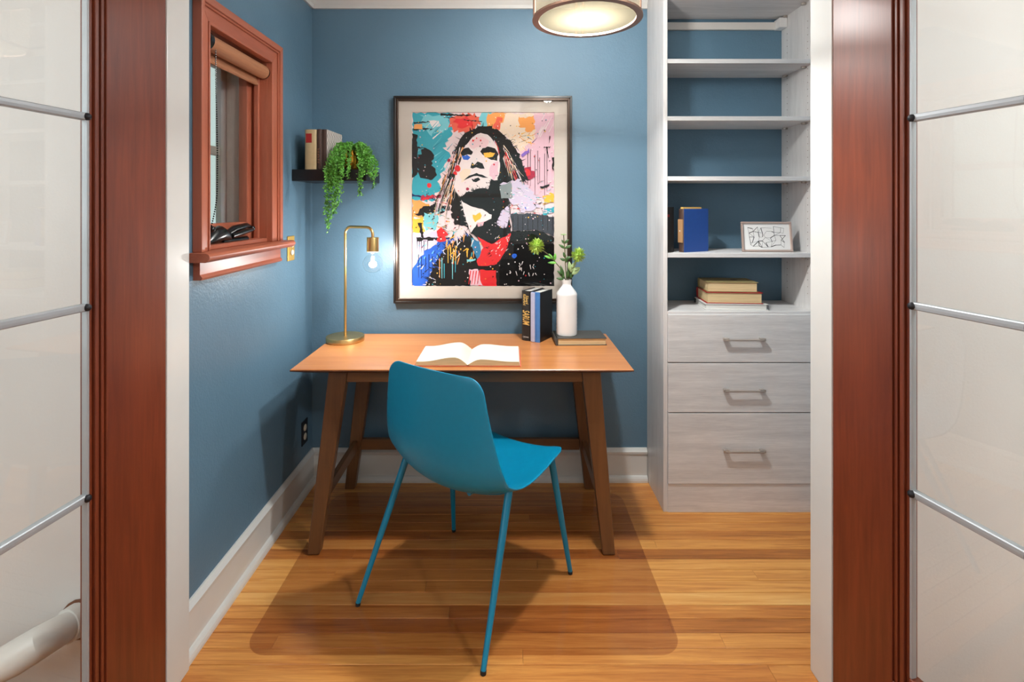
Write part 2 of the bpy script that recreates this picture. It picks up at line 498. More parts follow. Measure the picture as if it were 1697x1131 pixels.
# walls
def wall(name, m, mat, label=None): return struct(m.build(name, mat), label)
wl = M()
T = 0.16
wl.box(XL-T, XL, YP1, WY0-0.02, 0, ZC); wl.box(XL-T, XL, WY1+0.02, YB+0.1, 0, ZC)
wl.box(XL-T, XL, WY0-0.02, WY1+0.02, 0, WZ0-0.03); wl.box(XL-T, XL, WY0-0.02, WY1+0.02, WZ1+0.02, ZC)
wall('wall_left', wl, 'blue', 'satin blue painted side wall with a window')
wall('wall_back', B(XL, XR, YB, YB+0.1, 0, ZC), 'blue', 'satin blue painted end wall behind the desk')
wall('wall_right', B(XR, XR+0.1, YP1, YB+0.1, 0, ZC), 'blue')
pf = M()
pf.box(-2.6, JL-0.035, YP0, YP1, 0, ZC); pf.box(JR+0.035, 2.6, YP0, YP1, 0, ZC); pf.box(JL-0.035, JR+0.035, YP0, YP1, 2.10, ZC)
wall('wall_front', pf, 'white_wall', 'white partition wall beside the open doors')
whl = M()
whl.box(-2.7, -2.6, -2.9, -1.75, 0, ZC); whl.box(-2.7, -2.6, 0.25, YP0, 0, ZC)
whl.box(-2.7, -2.6, -1.75, 0.25, 0, 0.78); whl.box(-2.7, -2.6, -1.75, 0.25, 2.26, ZC)  # opening left for the added side window
wall('wall_hall_left', whl, 'white_wall')
wall('wall_hall_right', B(2.6, 2.7, -2.9, YP0, 0, ZC), 'white_wall')
wh = M()   # hall wall behind the camera with its big window
wh.box(-2.6, -0.8, -3.0, -2.9, 0, ZC); wh.box(1.5, 2.6, -3.0, -2.9, 0, ZC)
wh.box(-0.8, 1.5, -3.0, -2.9, 0, 0.8); wh.box(-0.8, 1.5, -3.0, -2.9, 2.3, ZC)
wall('wall_hall_back', wh, 'white_wall')
struct(B(-2.7, 2.7, -3.0, YB+0.1, ZC, ZC+0.1).build('ceiling', 'ceiling'))

# jambs, header, crown, baseboards
def jamb(name, x0, x1, lab):
    return struct(B(x0, x1, 1.474, 1.578, 0.0, 2.10).build(name, 'trim', bevel=0.003), lab)
jamb('trim_1', JL-0.034, JL, 'white painted door jamb beside the window wall')
jamb('trim_2', JR, JR+0.034, 'white painted door jamb in front of the shelving')
struct(B(JL-0.034, JR+0.034, 1.474, 1.578, 2.066, 2.10).build('trim_3', 'trim', bevel=0.003))
cr = M()
prof = [(0, 0), (0, 0.075), (-0.06, 0.075), (-0.06, 0.062), (-0.05, 0.05), (-0.03, 0.038), (-0.016, 0.016), (-0.012, 0.0)]
cr.prism([(YB+u, 2.425+w) for u, w in prof], 'X', XL, 0.72)
cr.prism([(XL-u, 2.425+w) for u, w in prof], 'Y', YP1, YB)
struct(cr.build('trim_4', 'trim'), 'white crown moulding under the ceiling')

def baseboard(name, axis, wallc, sgn, a, b, lab):
    # board, cap bead, shoe moulding as parts of one trim run
    def P(prof): return [(wallc + sgn*u, w) for u, w in prof]
    root = M().prism(P([(0, 0), (0.014, 0), (0.014, 0.135), (0, 0.135)]), axis, a, b).build(name, 'trim')
    struct(root, lab)
    capm = M().prism(P([(0, 0.135), (0.014, 0.135), (0.019, 0.141), (0.020, 0.152), (0.012, 0.160), (0.006, 0.168), (0, 0.168)]), axis, a, b)
    capm.build('cap_moulding', 'trim', root)
    sh = [(0.014, 0.0), (0.031, 0.0), (0.031, 0.010), (0.028, 0.020), (0.022, 0.028), (0.014, 0.031)]
    M().prism(P(sh), axis, a, b).build('shoe_moulding', 'trim', root)
baseboard('baseboard_left', 'Y', XL, 1, 1.58, YB, 'white baseboard along the window wall')
baseboard('baseboard_back', 'X', YB, -1, XL, 0.719, 'white baseboard behind the desk')

# ------------------------------------------------------------------ window in the side wall
win = thing('window_1', 'small red-brown wooden window above the desk lamp', None, (XL, (WY0+WY1)/2, 1.17))
win['kind'] = 'structure'
CW = 0.098
oy0, oy1, oz1 = 1.654, WY1+CW-0.008, WZ1+0.09
def casing(side):
    m = M()
    layers = [(0.0, 0.026, 0.031), (0.026, 0.034, 0.026), (0.034, 0.078, 0.020), (0.078, 0.088, 0.024)]
    ks = 0.70      # narrower board on the hall side
    for a, b, t in layers:
        x0, x1 = XL, XL+t
        if side == 'head':
            poly = [(oy0+a*ks, oz1-a), (oy1-a, oz1-a), (oy1-b, oz1-b), (oy0+b*ks, oz1-b)]
        elif side == 'near':
            poly = [(oy0+a*ks, WZ0), (oy0+b*ks, WZ0), (oy0+b*ks, oz1-b), (oy0+a*ks, oz1-a)]
        else:
            poly = [(oy1-b, WZ0), (oy1-a, WZ0), (oy1-a, oz1-a), (oy1-b, oz1-b)]
        m.prism(poly, 'X', x0, x1)
    return m
casing('head').build('head_casing', 'winwood_y', win, bevel=0.002)
casing('near').build('side_casing', 'winwood', win, bevel=0.002)
casing('far').build('side_casing', 'winwood', win, bevel=0.002)
# stool with rounded nose
nose = [(-1.10, 1.232), (-0.945, 1.232), (-0.938, 1.236), (-0.932, 1.243), (-0.931, 1.250), (-0.935, 1.257), (-0.943, 1.261), (-1.10, 1.262)]
M().prism(nose, 'Y', oy0-0.028, oy1+0.032, True).build('window_stool', 'winwood_y', win)
M().prism([(XL, 1.172), (XL+0.026, 1.172), (XL+0.030, 1.180), (XL+0.022, 1.190), (XL+0.022, 1.232), (XL, 1.232)], 'Y', oy0+0.004, oy1-0.004).build('apron', 'winwood_y', win, bevel=0.001)
# jamb liners and inner stops
jm = M()
jm.box(-1.163, XL+0.002, WY0-0.02, WY0, WZ0, WZ1); jm.build('jamb_liner', 'winwood', win)
B(-1.163, XL+0.002, WY1, WY1+0.02, WZ0, WZ1).build('jamb_liner', 'winwood', win)
B(-1.163, XL+0.002, WY0, WY1, WZ1, WZ1+0.02).build('jamb_liner', 'winwood_y', win)
B(-1.050, -1.030, WY1-0.014, WY1, WZ0, WZ1).build('stop_bead', 'winwood', win, bevel=0.003)
B(-1.050, -1.030, WY0, WY0+0.014, WZ0, WZ1).build('stop_bead', 'winwood', win, bevel=0.003)
B(-1.05, -1.0, WY0, WY1, WZ0, WZ0+0.016).build('inner_sill', 'winwood_y', win, bevel=0.003)
# sash (dark red wood)
SX0, SX1 = -1.100, -1.062
B(SX0, SX1, WY1-0.040, WY1-0.002, WZ0+0.0, WZ1).build('sash_stile', 'winwood', win, bevel=0.004)
B(SX0, SX1, WY0+0.002, WY0+0.040, WZ0+0.0, WZ1).build('sash_stile', 'winwood', win, bevel=0.004)
B(SX0, SX1, WY0+0.040, WY1-0.040, WZ0, WZ0+0.085).build('sash_rail', 'winwood_y', win, bevel=0.004)
B(SX0, SX1, WY0+0.040, WY1-0.040, WZ1-0.045, WZ1).build('sash_rail', 'winwood_y', win, bevel=0.004)
B(-1.084, -1.080, WY0+0.036, WY1-0.036, WZ0+0.08, WZ1-0.04).build('pane', 'glass', win)
# outer reveal and storm frame
B(-1.1625, -1.104, WY1-0.012, WY1, WZ0, WZ1).build('outer_reveal', 'stucco', win)
B(-1.1625, -1.104, WY0, WY0+0.010, WZ0, WZ1).build('outer_reveal', 'stucco', win)
B(-1.24, -1.1635, WY0-0.03, WY1+0.03, WZ0-0.05, WZ0).build('outer_sill', 'stucco', win)
st = M()
st.box(-1.188, -1.164, WY1-0.050, WY1+0.01, WZ0+0.002, WZ1); st.box(-1.188, -1.164, WY0+0.012, WY0+0.05, WZ0+0.002, WZ1)
st.box(-1.188, -1.164, WY0+0.05, WY1-0.055, 1.615, 1.650); st.box(-1.188, -1.164, WY0+0.05, WY1-0.055, WZ0+0.002, WZ0+0.05)
st.box(-1.188, -1.164, WY0+0.05, WY1-0.055, WZ1-0.04, WZ1)
st.build('storm_frame', 'storm', win, bevel=0.003)
B(-1.178, -1.174, WY0+0.05, WY1-0.055, WZ0+0.05, WZ1-0.04).build('storm_pane', 'glass', win)
# casement crank
ck = M()
ck.tube([(-1.040, 1.80, 1.282), (-1.040, 1.83, 1.300), (-1.040, 1.875, 1.310), (-1.040, 1.915, 1.300), (-1.040, 1.945, 1.284)], [0.014, 0.026, 0.030, 0.024, 0.012], 14)
ck.tube([(-1.035, 1.90, 1.303), (-1.030, 1.96, 1.325), (-1.030, 2.05, 1.334), (-1.032, 2.085, 1.328)], [0.010, 0.013, 0.011, 0.007], 12)
ck.tube([(-1.022, 1.93, 1.300), (-1.018, 1.99, 1.310), (-1.020, 2.075, 1.316)], [0.009, 0.012, 0.008], 12)
ck.tube([(-1.035, 1.88, 1.281), (-1.035, 2.06, 1.281)], 0.012, 12)
ck.ball((-1.024, 2.088, 1.321), 0.011, 12)
ck.build('crank_handle', 'blackplastic', win, label='black casement crank handle')

# roller shade
rs = thing('roller_shade', 'rolled-up brown woven roller shade at the top of the window', 'window shade', (-1.012, (WY0+WY1)/2, 1.90))
rp = [(0.027, 0.0), (0.027, WY1-WY0-0.052)]
M().lathe([(0.0278, 0.0), (0.0278, WY1-WY0-0.045)], (-1.012, WY0+0.030, 1.966), 24, axis='Y').build('shade_roll', 'shade', rs)
M().prism([(-1.042, 1.948), (-1.036, 1.948), (-1.026, 1.914), (-1.030, 1.908), (-1.040, 1.910)], 'Y', WY0+0.030, WY1-0.020).build('hem_bar', 'shade', rs, bevel=0.002)
M().lathe([(0.034, 0.0), (0.034, 0.022), (0.020, 0.026)], (-1.012, WY0+0.002, 1.966), 24, axis='Y').build('bracket', 'blackplastic', rs)
M().lathe([(0.026, 0.0), (0.026, 0.010)], (-1.012, WY1-0.013, 1.966), 20, axis='Y').build('bracket', 'blackplastic', rs)
bc = M()
zz = 1.945
while zz > 1.335:
    t = (1.945-zz)/0.61
    yy = 1.775 + 0.018*math.sin(t*math.pi)*t
    if t > 0.8: yy -= 0.03*((t-0.8)/0.2)**1.6
    bc.ball((-1.0 + 0.004, yy, zz), 0.0030, 6); zz -= 0.0078
bc.build('bead_chain', 'blackplastic', rs)['kind'] = 'stuff'
M().ball((-0.995, 1.752, 1.332), 0.011, 12).build('chain_tensioner', 'blackplastic', rs)

# ------------------------------------------------------------------ leaded glass doors
def french_door(name, hinge, rotz, s, lab, SW):
    d = thing(name, lab, None, (hinge[0], hinge[1], 0.0), rotz); d['kind'] = 'structure'
    def yb(m, x0, x1, ya, yb_, z0, z1):
        a, b = sorted((s*ya, s*yb_)); return m.box(x0, x1, a, b, z0, z1)
    def part(nm, mat, *a, bevel=0.0):
        return yb(M(), *a).build(nm, mat, d, True, bevel=bevel)
    Wd, Z0, Z1 = 0.934, 0.012, 2.055
    GX0, GX1, GZ0, GZ1 = SW+0.036, 0.718, 0.262, 1.935
    XM = GX0+0.242
    th = 0.040
    part('hinge_stile', 'mahogany', 0.004, SW, -th, 0.0, Z0, Z1, bevel=0.002)
    part('lock_stile', 'mahogany', 0.754, Wd, -th, 0.0, Z0, Z1, bevel=0.002)
    part('bottom_rail', 'mahogany_h', SW, 0.754, -th, 0.0, Z0, 0.226, bevel=0.002)
    part('top_rail', 'mahogany_h', SW, 0.754, -th, 0.0, 1.97, Z1, bevel=0.002)
    # stepped glazing moulding
    for (nm, mat, x0, x1, z0, z1) in (('glazing_bead', 'mahogany', SW, GX0, 0.226, 1.97), ('glazing_bead', 'mahogany', GX1, 0.754, 0.226, 1.97)):
        m = M()
        steps = ((0.0, 0.010, -0.005), (0.010, 0.016, -0.010), (0.016, 0.027, -0.004), (0.027, 0.036, -0.011))
        for a, b, t in steps:
            if x0 < 0.4: yb(m, x0+a, x0+b, -th+0.004, t, z0, z1)
            else: yb(m, x1-b, x1-a, -th+0.004, t, z0, z1)
        m.build(nm, mat, d, True, bevel=0.0022)
    part('glazing_bead', 'mahogany_h', GX0, GX1, -th+0.004, -0.008, 0.226, GZ0, bevel=0.003)
    part('glazing_bead', 'mahogany_h', GX0, GX1, -th+0.004, -0.008, GZ1, 1.97, bevel=0.003)
    zs = [GZ0, 0.712, 1.168, 1.624, GZ1]
    xs = [GX0, XM, GX1]
    for i in range(2):
        for j in range(4):
            part('pane', 'glass', xs[i]+0.001, xs[i+1]-0.001, -0.0215, -0.0185, zs[j]+0.001, zs[j+1]-0.001)
    for z in zs[1:4]:
        for i in range(2):
            m = M()
            prof = [(-0.0165, -0.026), (0.0, -0.016), (0.0, 0.0)]
            xa, xb = xs[i], xs[i+1]
            hw = 0.0088
            poly = [(-0.027, z-hw), (-0.0135, z-hw), (-0.0115, z-hw*0.75), (-0.0110, z), (-0.0115, z+hw*0.75), (-0.0135, z+hw), (-0.027, z+hw)]
            m.prism([(s*u, w) for u, w in poly], 'X', xa, xb)
            m.build('lead_came', 'lead', d, True)
    for x, w in ((GX0+0.0025, 0.0027), (XM, 0.0075), (GX1-0.0025, 0.0027)):
        m = M()
        yb(m, x-w, x+w, -0.027, -0.0102, GZ0, GZ1)
        m.build('lead_came', 'lead', d, True, bevel=0.002)
    for x in (GX0+0.004, XM, GX1-0.004):
        for z in zs[1:4]:
            M().ball((x, s*-0.0125, z), 0.0095, 10).build('solder_joint', 'leaddark', d, True)
    return d
french_door('door_1', (JL+0.002, 1.470), R(-96.5), 1, 'open mahogany door with leaded glass beside the window wall', 0.194)
french_door('door_2', (JR-0.002, 1.470), R(-77.0), -1, 'open mahogany door with leaded glass beside the shelving', 0.180)

# heating pipe behind the window-side door
pp = thing('heating_pipe', 'white painted heating pipe elbow seen through the leaded glass door', 'pipe', (-1.30, 1.36, 0.0))
pts = [(-1.652, 1.36, 0.133), (-1.532, 1.36, 0.153), (-1.432, 1.36, 0.173), (-1.352, 1.36, 0.193), (-1.292, 1.365, 0.223), (-1.247, 1.38, 0.246), (-1.227, 1.41, 0.248), (-1.217, 1.455, 0.240), (-1.215, 1.483, 0.236)]
M().tube(pts, [0.036, 0.036, 0.036, 0.040, 0.043, 0.042, 0.040, 0.036, 0.036], 18).build('pipe_run', 'pipe', pp)
M().tube([(-1.407, 1.36, 0.178), (-1.387, 1.36, 0.183), (-1.367, 1.36, 0.189), (-1.352, 1.36, 0.193)], [0.040, 0.047, 0.047, 0.043], 18).build('pipe_collar', 'pipe', pp)
M().tube([(-1.222, 1.440, 0.242), (-1.216, 1.468, 0.238)], [0.044, 0.046], 18).build('pipe_collar', 'pipe', pp)
M().tube([(-1.216, 1.468, 0.238), (-1.215, 1.4815, 0.236)], 0.052, 18).build('wall_flange', 'rust', pp)
M().tube([(-1.632, 1.36, 0.0), (-1.632, 1.36, 0.108), (-1.637, 1.36, 0.133)], 0.036, 16).build('pipe_riser', 'pipe', pp)

# ------------------------------------------------------------------ closet shelving unit
cu = thing('shelving_unit', 'tall whitewashed shelving unit with three drawers', 'shelving unit', (1.08, 2.53, 0.0))
CX0, CX1, CY0, CY1 = 0.7215, 1.432, 2.392, YB-0.001
def upright(x0, x1):
    return B(x0, x1, CY0, CY1, 0.0, 2.494).build('side_panel', 'laminate_z', cu, bevel=0.0015)
upright(CX0, CX0+0.019); upright(CX1-0.019, CX1)
ix0, ix1 = CX0+0.019, CX1-0.019
for ztop in (2.392, 2.091, 1.826, 1.548, 1.193):
    th = 0.0205
    B(ix0, ix1, CY0+0.004, CY1-0.001, ztop-th, ztop).build('shelf', 'laminate_x', cu, bevel=0.0015)
B(ix0, ix1, CY0-0.003, CY1-0.001, 0.911, 0.926).build('counter_shelf', 'laminate_x', cu, bevel=0.0015)
def drawer(z0, z1, hz):
    d = B(ix0+0.001, ix1-0.001, CY0-0.008, CY0+0.010, z0, z1).build('drawer_front', 'laminate_x', cu, bevel=0.0012)
    h = M()
    hx = 1.083; yy = CY0-0.008
    for sx in (-1, 1):
        h.hexa([(hx+sx*0.083-0.014, yy-0.024, hz-0.005), (hx+sx*0.083+0.014, yy-0.024, hz-0.005), (hx+sx*0.083+0.008, yy, hz-0.004), (hx+sx*0.083-0.008, yy, hz-0.004),
                (hx+sx*0.083-0.014, yy-0.024, hz+0.008), (hx+sx*0.083+0.014, yy-0.024, hz+0.008), (hx+sx*0.083+0.008, yy, hz+0.007), (hx+sx*0.083-0.008, yy, hz+0.007)])
    h.box(hx-0.088, hx+0.088, yy-0.026, yy-0.017, hz-0.005, hz+0.003)
    h.build('handle', 'nickel', d, bevel=0.0015, label='slim nickel bar pull')
def zpix(y): return H_CAM - (y-342)*(CY0-0.008)/F_PX
drawer(zpix(600.8), zpix(521.8), zpix(562)); drawer(zpix(683.8), zpix(602.6), zpix(646)); drawer(zpix(802.5), zpix(685.6), zpix(746))
B(ix0, ix1, CY0-0.003, CY0+0.015, 0.0, zpix(802.5)-0.003).build('toe_kick', 'laminate_x', cu, bevel=0.001)
B(ix0, ix1, CY0+0.020, CY1-0.001, 0.10, 0.118).build('drawer_bottom', 'laminate_x', cu)
B(ix0+0.001, ix1-0.022, CY1-0.018, CY1-0.001, 2.314, 2.352).build('hanging_rail', 'edgeband', cu, bevel=0.002)
B(ix1-0.040, ix1-0.0005, CY1-0.060, CY1-0.001, 2.312, 2.362).build('rail_cover', 'ceramic', cu, bevel=0.004)
hol = M()
for yy in (CY0+0.045, CY1-0.055):
    z = 1.0
    while z < 2.30:
        hol.lathe([(0.0022, 0.0), (0.0022, -0.0006)], (ix1, yy, z), 6, axis='X'); z += 0.032
hol.build('shelf_pin_holes', 'deskedge', cu)['kind'] = 'stuff'
for ztop in (2.391, 2.091, 1.826, 1.548, 1.193):
    for yy in (CY0+0.06, CY1-0.055):
        M().lathe([(0.011, -0.008), (0.011, 0.0)], (ix1-0.011, yy, ztop-0.021), 12).build('shelf_pin', 'nickel', cu)

# ------------------------------------------------------------------ desk
DX0, DX1, DY0, DY1, DZ = -0.862, 0.505, 2.060, 2.640, 0.761
dk = thing('desk', 'wooden writing desk with honey-coloured top and splayed walnut legs', 'desk', ((DX0+DX1)/2, (DY0+DY1)/2, 0.0))
tp = M()
def ring(i, z): return [(DX0+i, DY0+i, z), (DX1-i, DY0+i, z), (DX1-i, DY1-i*0.5, z), (DX0+i, DY1-i*0.5, z)]
vs = ring(0.003, DZ) + ring(0.0, DZ-0.003) + ring(0.0, DZ-0.008) + ring(0.045, DZ-0.026)
fs = [(0, 1, 2, 3), (15, 14, 13, 12)]
for L_ in range(3):
    for k in range(4):
        k2 = (k+1) % 4
        fs.append((L_*4+k, (L_+1)*4+k, (L_+1)*4+k2, L_*4+k2))
tp.add(vs, fs)
top = tp.build('tabletop', ['desktop', 'deskedge'], dk)
for p in top.data.polygons:
    if p.index != 0 and abs(p.center.z + WL[dk].z - DZ) > 0.0035: p.material_index = 1
def desk_leg(sx, sy):
    yf = 2.092 if sy < 0 else 2.572       # front face of the leg
    dpt = 0.050
    if sx < 0: xt0, xt1, xb0, xb1 = -0.727, -0.650, -0.806, -0.757
    else:      xt0, xt1, xb0, xb1 = 0.305, 0.382, 0.388, 0.437
    yft, yfb = (yf+0.020, yf) if sy < 0 else (yf-0.004, yf+0.004)
    z0, z1 = 0.0025, DZ-0.026
    return M().hexa([(xb0, yfb, z0), (xb1, yfb, z0), (xb1, yfb+0.042, z0), (xb0, yfb+0.042, z0),
                     (xt0, yft, z1), (xt1, yft, z1), (xt1, yft+dpt, z1), (xt0, yft+dpt, z1)])
for sy in (-1, 1):
    for sx in (-1, 1):
        desk_leg(sx, sy).build('leg', 'deskleg', dk, bevel=0.004)
B(-0.655, 0.310, 2.122, 2.142, 0.690, DZ-0.026).build('apron', 'deskrail', dk, bevel=0.002)
B(-0.655, 0.310, 2.590, 2.610, 0.690, DZ-0.026).build('apron', 'deskrail', dk, bevel=0.002)
B(-0.716, -0.694, 2.160, 2.570, 0.690, DZ-0.026).build('apron', 'deskrail_y', dk, bevel=0.002)
B(0.349, 0.371, 2.160, 2.570, 0.690, DZ-0.026).build('apron', 'deskrail_y', dk, bevel=0.002)
B(-0.730, 0.362, 2.583, 2.605, 0.196, 0.250).build('stretcher', 'deskrail', dk, bevel=0.002)
B(-0.763, -0.741, 2.140, 2.578, 0.196, 0.246).build('stretcher', 'deskrail_y', dk, bevel=0.002)
B(0.373, 0.395, 2.140, 2.578, 0.196, 0.246).build('stretcher', 'deskrail_y', dk, bevel=0.002)

# ------------------------------------------------------------------ chair mat
def rrect(x0, x1, y0, y1, r, n=8):
    pts = []
    for cx, cy, a0 in ((x1-r, y1-r, 0), (x0+r, y1-r, 90), (x0+r, y0+r, 180), (x1-r, y0+r, 270)):
        for k in range(n+1):
            a = R(a0 + 90*k/n); pts.append((cx+r*math.cos(a), cy+r*math.sin(a)))
    return pts
mt = M().prism(rrect(-0.836, 0.557, 1.628, 2.552, 0.075), 'Z', 0.0003, 0.0022).build('chair_mat', 'chairmat')
tag(mt, 'clear plastic chair mat with rounded corners lying under desk and chair', 'floor mat')

# ------------------------------------------------------------------ chair
CC = Vector((-0.146, 1.906, 0.0))
ch = thing('shell_chair', 'blue plastic shell chair on four slim blue metal legs', 'chair', CC, 0.0)
FW, RT = Vector((0.565, 0.825, 0)).normalized(), None
RT = Vector((FW.y, -FW.x, 0))
def cp(f, r, z): return FW*f + RT*r + Vector((0, 0, z))       # chair-local, already turned
prof = [(-0.222, 0.872), (-0.225, 0.82), (-0.227, 0.75), (-0.227, 0.68), (-0.224, 0.61), (-0.214, 0.548), (-0.190, 0.494), (-0.142, 0.453),
        (-0.075, 0.431), (0.0, 0.424), (0.08, 0.430), (0.15, 0.441), (0.21, 0.453), (0.258, 0.457), (0.278, 0.450)]
SHIFT = 0.025
def crom(P, t):
    n = len(P)-1; x = t*n; i = min(int(x), n-1); u = x-i
    g = lambda k: P[max(0, min(n, k))]
    out = []
    for a in range(len(P[0])):
        p0, p1, p2, p3 = g(i-1)[a], g(i)[a], g(i+1)[a], g(i+2)[a]
        out.append(0.5*((2*p1)+(-p0+p2)*u+(2*p0-5*p1+4*p2-p3)*u*u+(-p0+3*p1-3*p2+p3)*u**3))
    return out
dense = [crom(prof, i/300) for i in range(301)]
ln = [0.0]
for i in range(300): ln.append(ln[-1] + math.dist(dense[i], dense[i+1]))
Ltot = ln[-1]
def at_len(s):
    for i in range(300):
        if ln[i+1] >= s:
            u = (s-ln[i])/(ln[i+1]-ln[i]+1e-9)
            a, b = dense[i], dense[i+1]
            d = Vector((b[0]-a[0], b[1]-a[1])).normalized()
            return a[0]+(b[0]-a[0])*u, a[1]+(b[1]-a[1])*u, d
    return dense[-1][0], dense[-1][1], Vector((1, 0))
def lerp_tab(tab, x):
    for (a, va), (b, vb) in zip(tab, tab[1:]):
        if x <= b:
            u = (x-a)/(b-a); u = u*u*(3-2*u) if False else u
            return va+(vb-va)*u
    return tab[-1][1]
half = [(0.0, 0.204), (0.12, 0.222), (0.25, 0.243), (0.36, 0.256), (0.48, 0.254), (0.60, 0.246), (0.8, 0.241), (1.0, 0.236)]
wrap = [(0.0, 0.012), (0.15, 0.026), (0.30, 0.044), (0.42, 0.060), (0.52, 0.062), (0.62, 0.050), (0.75, 0.038), (0.9, 0.030), (1.0, 0.026)]
NU, NV = 56, 28
sh = M(); vs = []
rt_, rb_ = 0.048, 0.050
us = []
for i in range(NU+1):
    t = i/NU
    us.append(0.5-0.5*math.cos(math.pi*t)*1.0 if False else t)
# finer rows near both ends for the rounded corners
rows = [0, .002, .006, .012, .02, .03, .04, .05, .06] + [0.06+(Ltot-0.12)*k/44 for k in range(1, 44)] + [Ltot-x for x in (.06, .05, .04, .03, .02, .012, .006, .002, 0)]
for s in rows:
    f, z, d = at_len(s)
    t = s/Ltot
    w = lerp_tab(half, t); wr = lerp_tab(wrap, t)
    if s < rt_: w = w - rt_ + math.sqrt(max(0, rt_**2-(rt_-s)**2))
    e = Ltot-s
    if e < rb_: w = w - rb_ + math.sqrt(max(0, rb_**2-(rb_-e)**2))
    n2 = Vector((-d.y, d.x))             # towards the sitter
    if n2.x < 0 and n2.y < 0: n2 = -n2
    for j in range(NV+1):
        v = -1 + 2*j/NV
        k = abs(v)**2.1*wr
        vs.append(cp(f + n2.x*k, v*w + SHIFT, z + n2.y*k))
fs = []
for i in range(len(rows)-1):
    for j in range(NV):
        a = i*(NV+1)+j
        fs.append((a, a+1, a+NV+2, a+NV+1))
sh.add(vs, fs, True)
shell = sh.build('shell', 'chair', ch, True, sharp=180)
so = shell.modifiers.new('thickness', 'SOLIDIFY'); so.thickness = 0.007; so.offset = 0.0
sb = shell.modifiers.new('soft', 'SUBSURF'); sb.levels = 1; sb.render_levels = 1
feet = {'A': (-0.525, 1.829), 'B': (-0.071, 1.5626), 'C': (0.2427, 1.988), 'D': (-0.2298, 2.2456)}
def loc_fr(p):
    q = Vector((p[0], p[1], 0))-CC; return q.dot(FW), q.dot(RT)
tops = {}
for k, p in feet.items():
    f, r = loc_fr(p)
    sgn = 1 if r > 0 else -1
    if k in 'AB': tops[k] = (f+0.200, r-sgn*0.040, 0.462)
    else: tops[k] = (f-0.070, r-sgn*0.045, 0.466)
for k, p in feet.items():
    f, r = loc_fr(p); tf, tr, tz = tops[k]
    foot = cp(f, r, 0.0105); tpv = cp(tf, tr, tz)
    lg = M().tube([foot, foot.lerp(tpv, 0.5), tpv], [0.0085, 0.0115, 0.0135], 14).build('leg', 'chairleg', ch, True)
    base = cp(f, r, 0.0003 if k == 'B' else 0.0023)
    M().tube([base, foot + (tpv-foot)*0.004], [0.0088, 0.0095], 12).build('rubber_foot', 'rubber', lg, True)
def bar(k1, k2, sag):
    a, b = tops[k1], tops[k2]
    pts = []
    for i in range(13):
        t = i/12
        pts.append(cp(a[0]+(b[0]-a[0])*t, a[1]+(b[1]-a[1])*t, a[2]-0.004-sag*math.sin(math.pi*t)**0.7))
    return M().tube(pts, 0.0125, 10)
bar('A', 'B', 0.048).build('cross_bar', 'chairleg', ch, True)
bar('D', 'C', 0.046).build('cross_bar', 'chairleg', ch, True)
ctr = M()
for sg in (-1, 1):
    ctr.tube([cp(tops['A'][0], sg*0.07, 0.412), cp(0.02, sg*0.07, 0.410), cp(tops['D'][0], sg*0.07, 0.420)], 0.009, 10)
ctr.build('seat_support', 'chairleg', ch, True)

# ------------------------------------------------------------------ desk lamp
LX, LY = -0.780, 2.505
lp = thing('desk_lamp', 'brass arched desk lamp with a bare globe bulb', 'lamp', (LX, LY, DZ))
M().lathe([(0.088, 0.0), (0.090, 0.002), (0.090, 0.021), (0.088, 0.024), (0.010, 0.025)], (LX, LY, DZ), 48).build('base', 'brass', lp)
AD = Vector((0.152, -0.075)); AL = AD.length; AD = AD/AL       # the arm points into the room
def ap(u, z): return (LX+AD.x*u, LY+AD.y*u, z)
arc = [ap(0, DZ+0.024), ap(0, 1.276)]
for k in range(1, 7): a = R(90*k/6); arc.append(ap(0.035-0.035*math.cos(a), 1.276+0.035*math.sin(a)))
for k in range(0, 7): a = R(90*k/6); arc.append(ap(AL-0.035+0.035*math.sin(a), 1.276+0.035*math.cos(a)))
arc.append(ap(AL, 1.262))
AX, AY = LX+AD.x*AL, LY+AD.y*AL
M().tube(arc, 0.0066, 14).build('arched_pole', 'brass', lp)
M().lathe([(0.010, 0.0), (0.027, 0.0), (0.0275, -0.002), (0.0275, -0.066), (0.024, -0.068)], (AX, AY, 1.264), 32).build('socket', 'brass', lp)
bulb = M()
bpz = 1.264-0.066
prof_b = [(0.013, 0.004), (0.014, -0.008), (0.022, -0.016), (0.036, -0.028), (0.045, -0.046), (0.0465, -0.056), (0.043, -0.074), (0.032, -0.090), (0.016, -0.098), (0.0005, -0.100)]
bulb.lathe(prof_b, (AX, AY, bpz), 32, True, True)
bo = bulb.build('globe_bulb', 'bulbglass', lp, sharp=80)
fil = M(); fil.tube([(AX, AY, bpz-0.022), (AX, AY, bpz-0.062)], [0.006, 0.009], 10)
fil.build('filament', 'filament', bo)
pl = bpy.data.lights.new('desk_bulb_light', 'POINT'); pl.energy = 13.5; pl.color = (1.0, 0.98, 0.94); pl.shadow_soft_size = 0.02
po = bpy.data.objects.new('desk_bulb_light', pl); col.objects.link(po); po.parent = lp; po.location = (AX-LX, AY-LY, bpz-0.05-DZ)

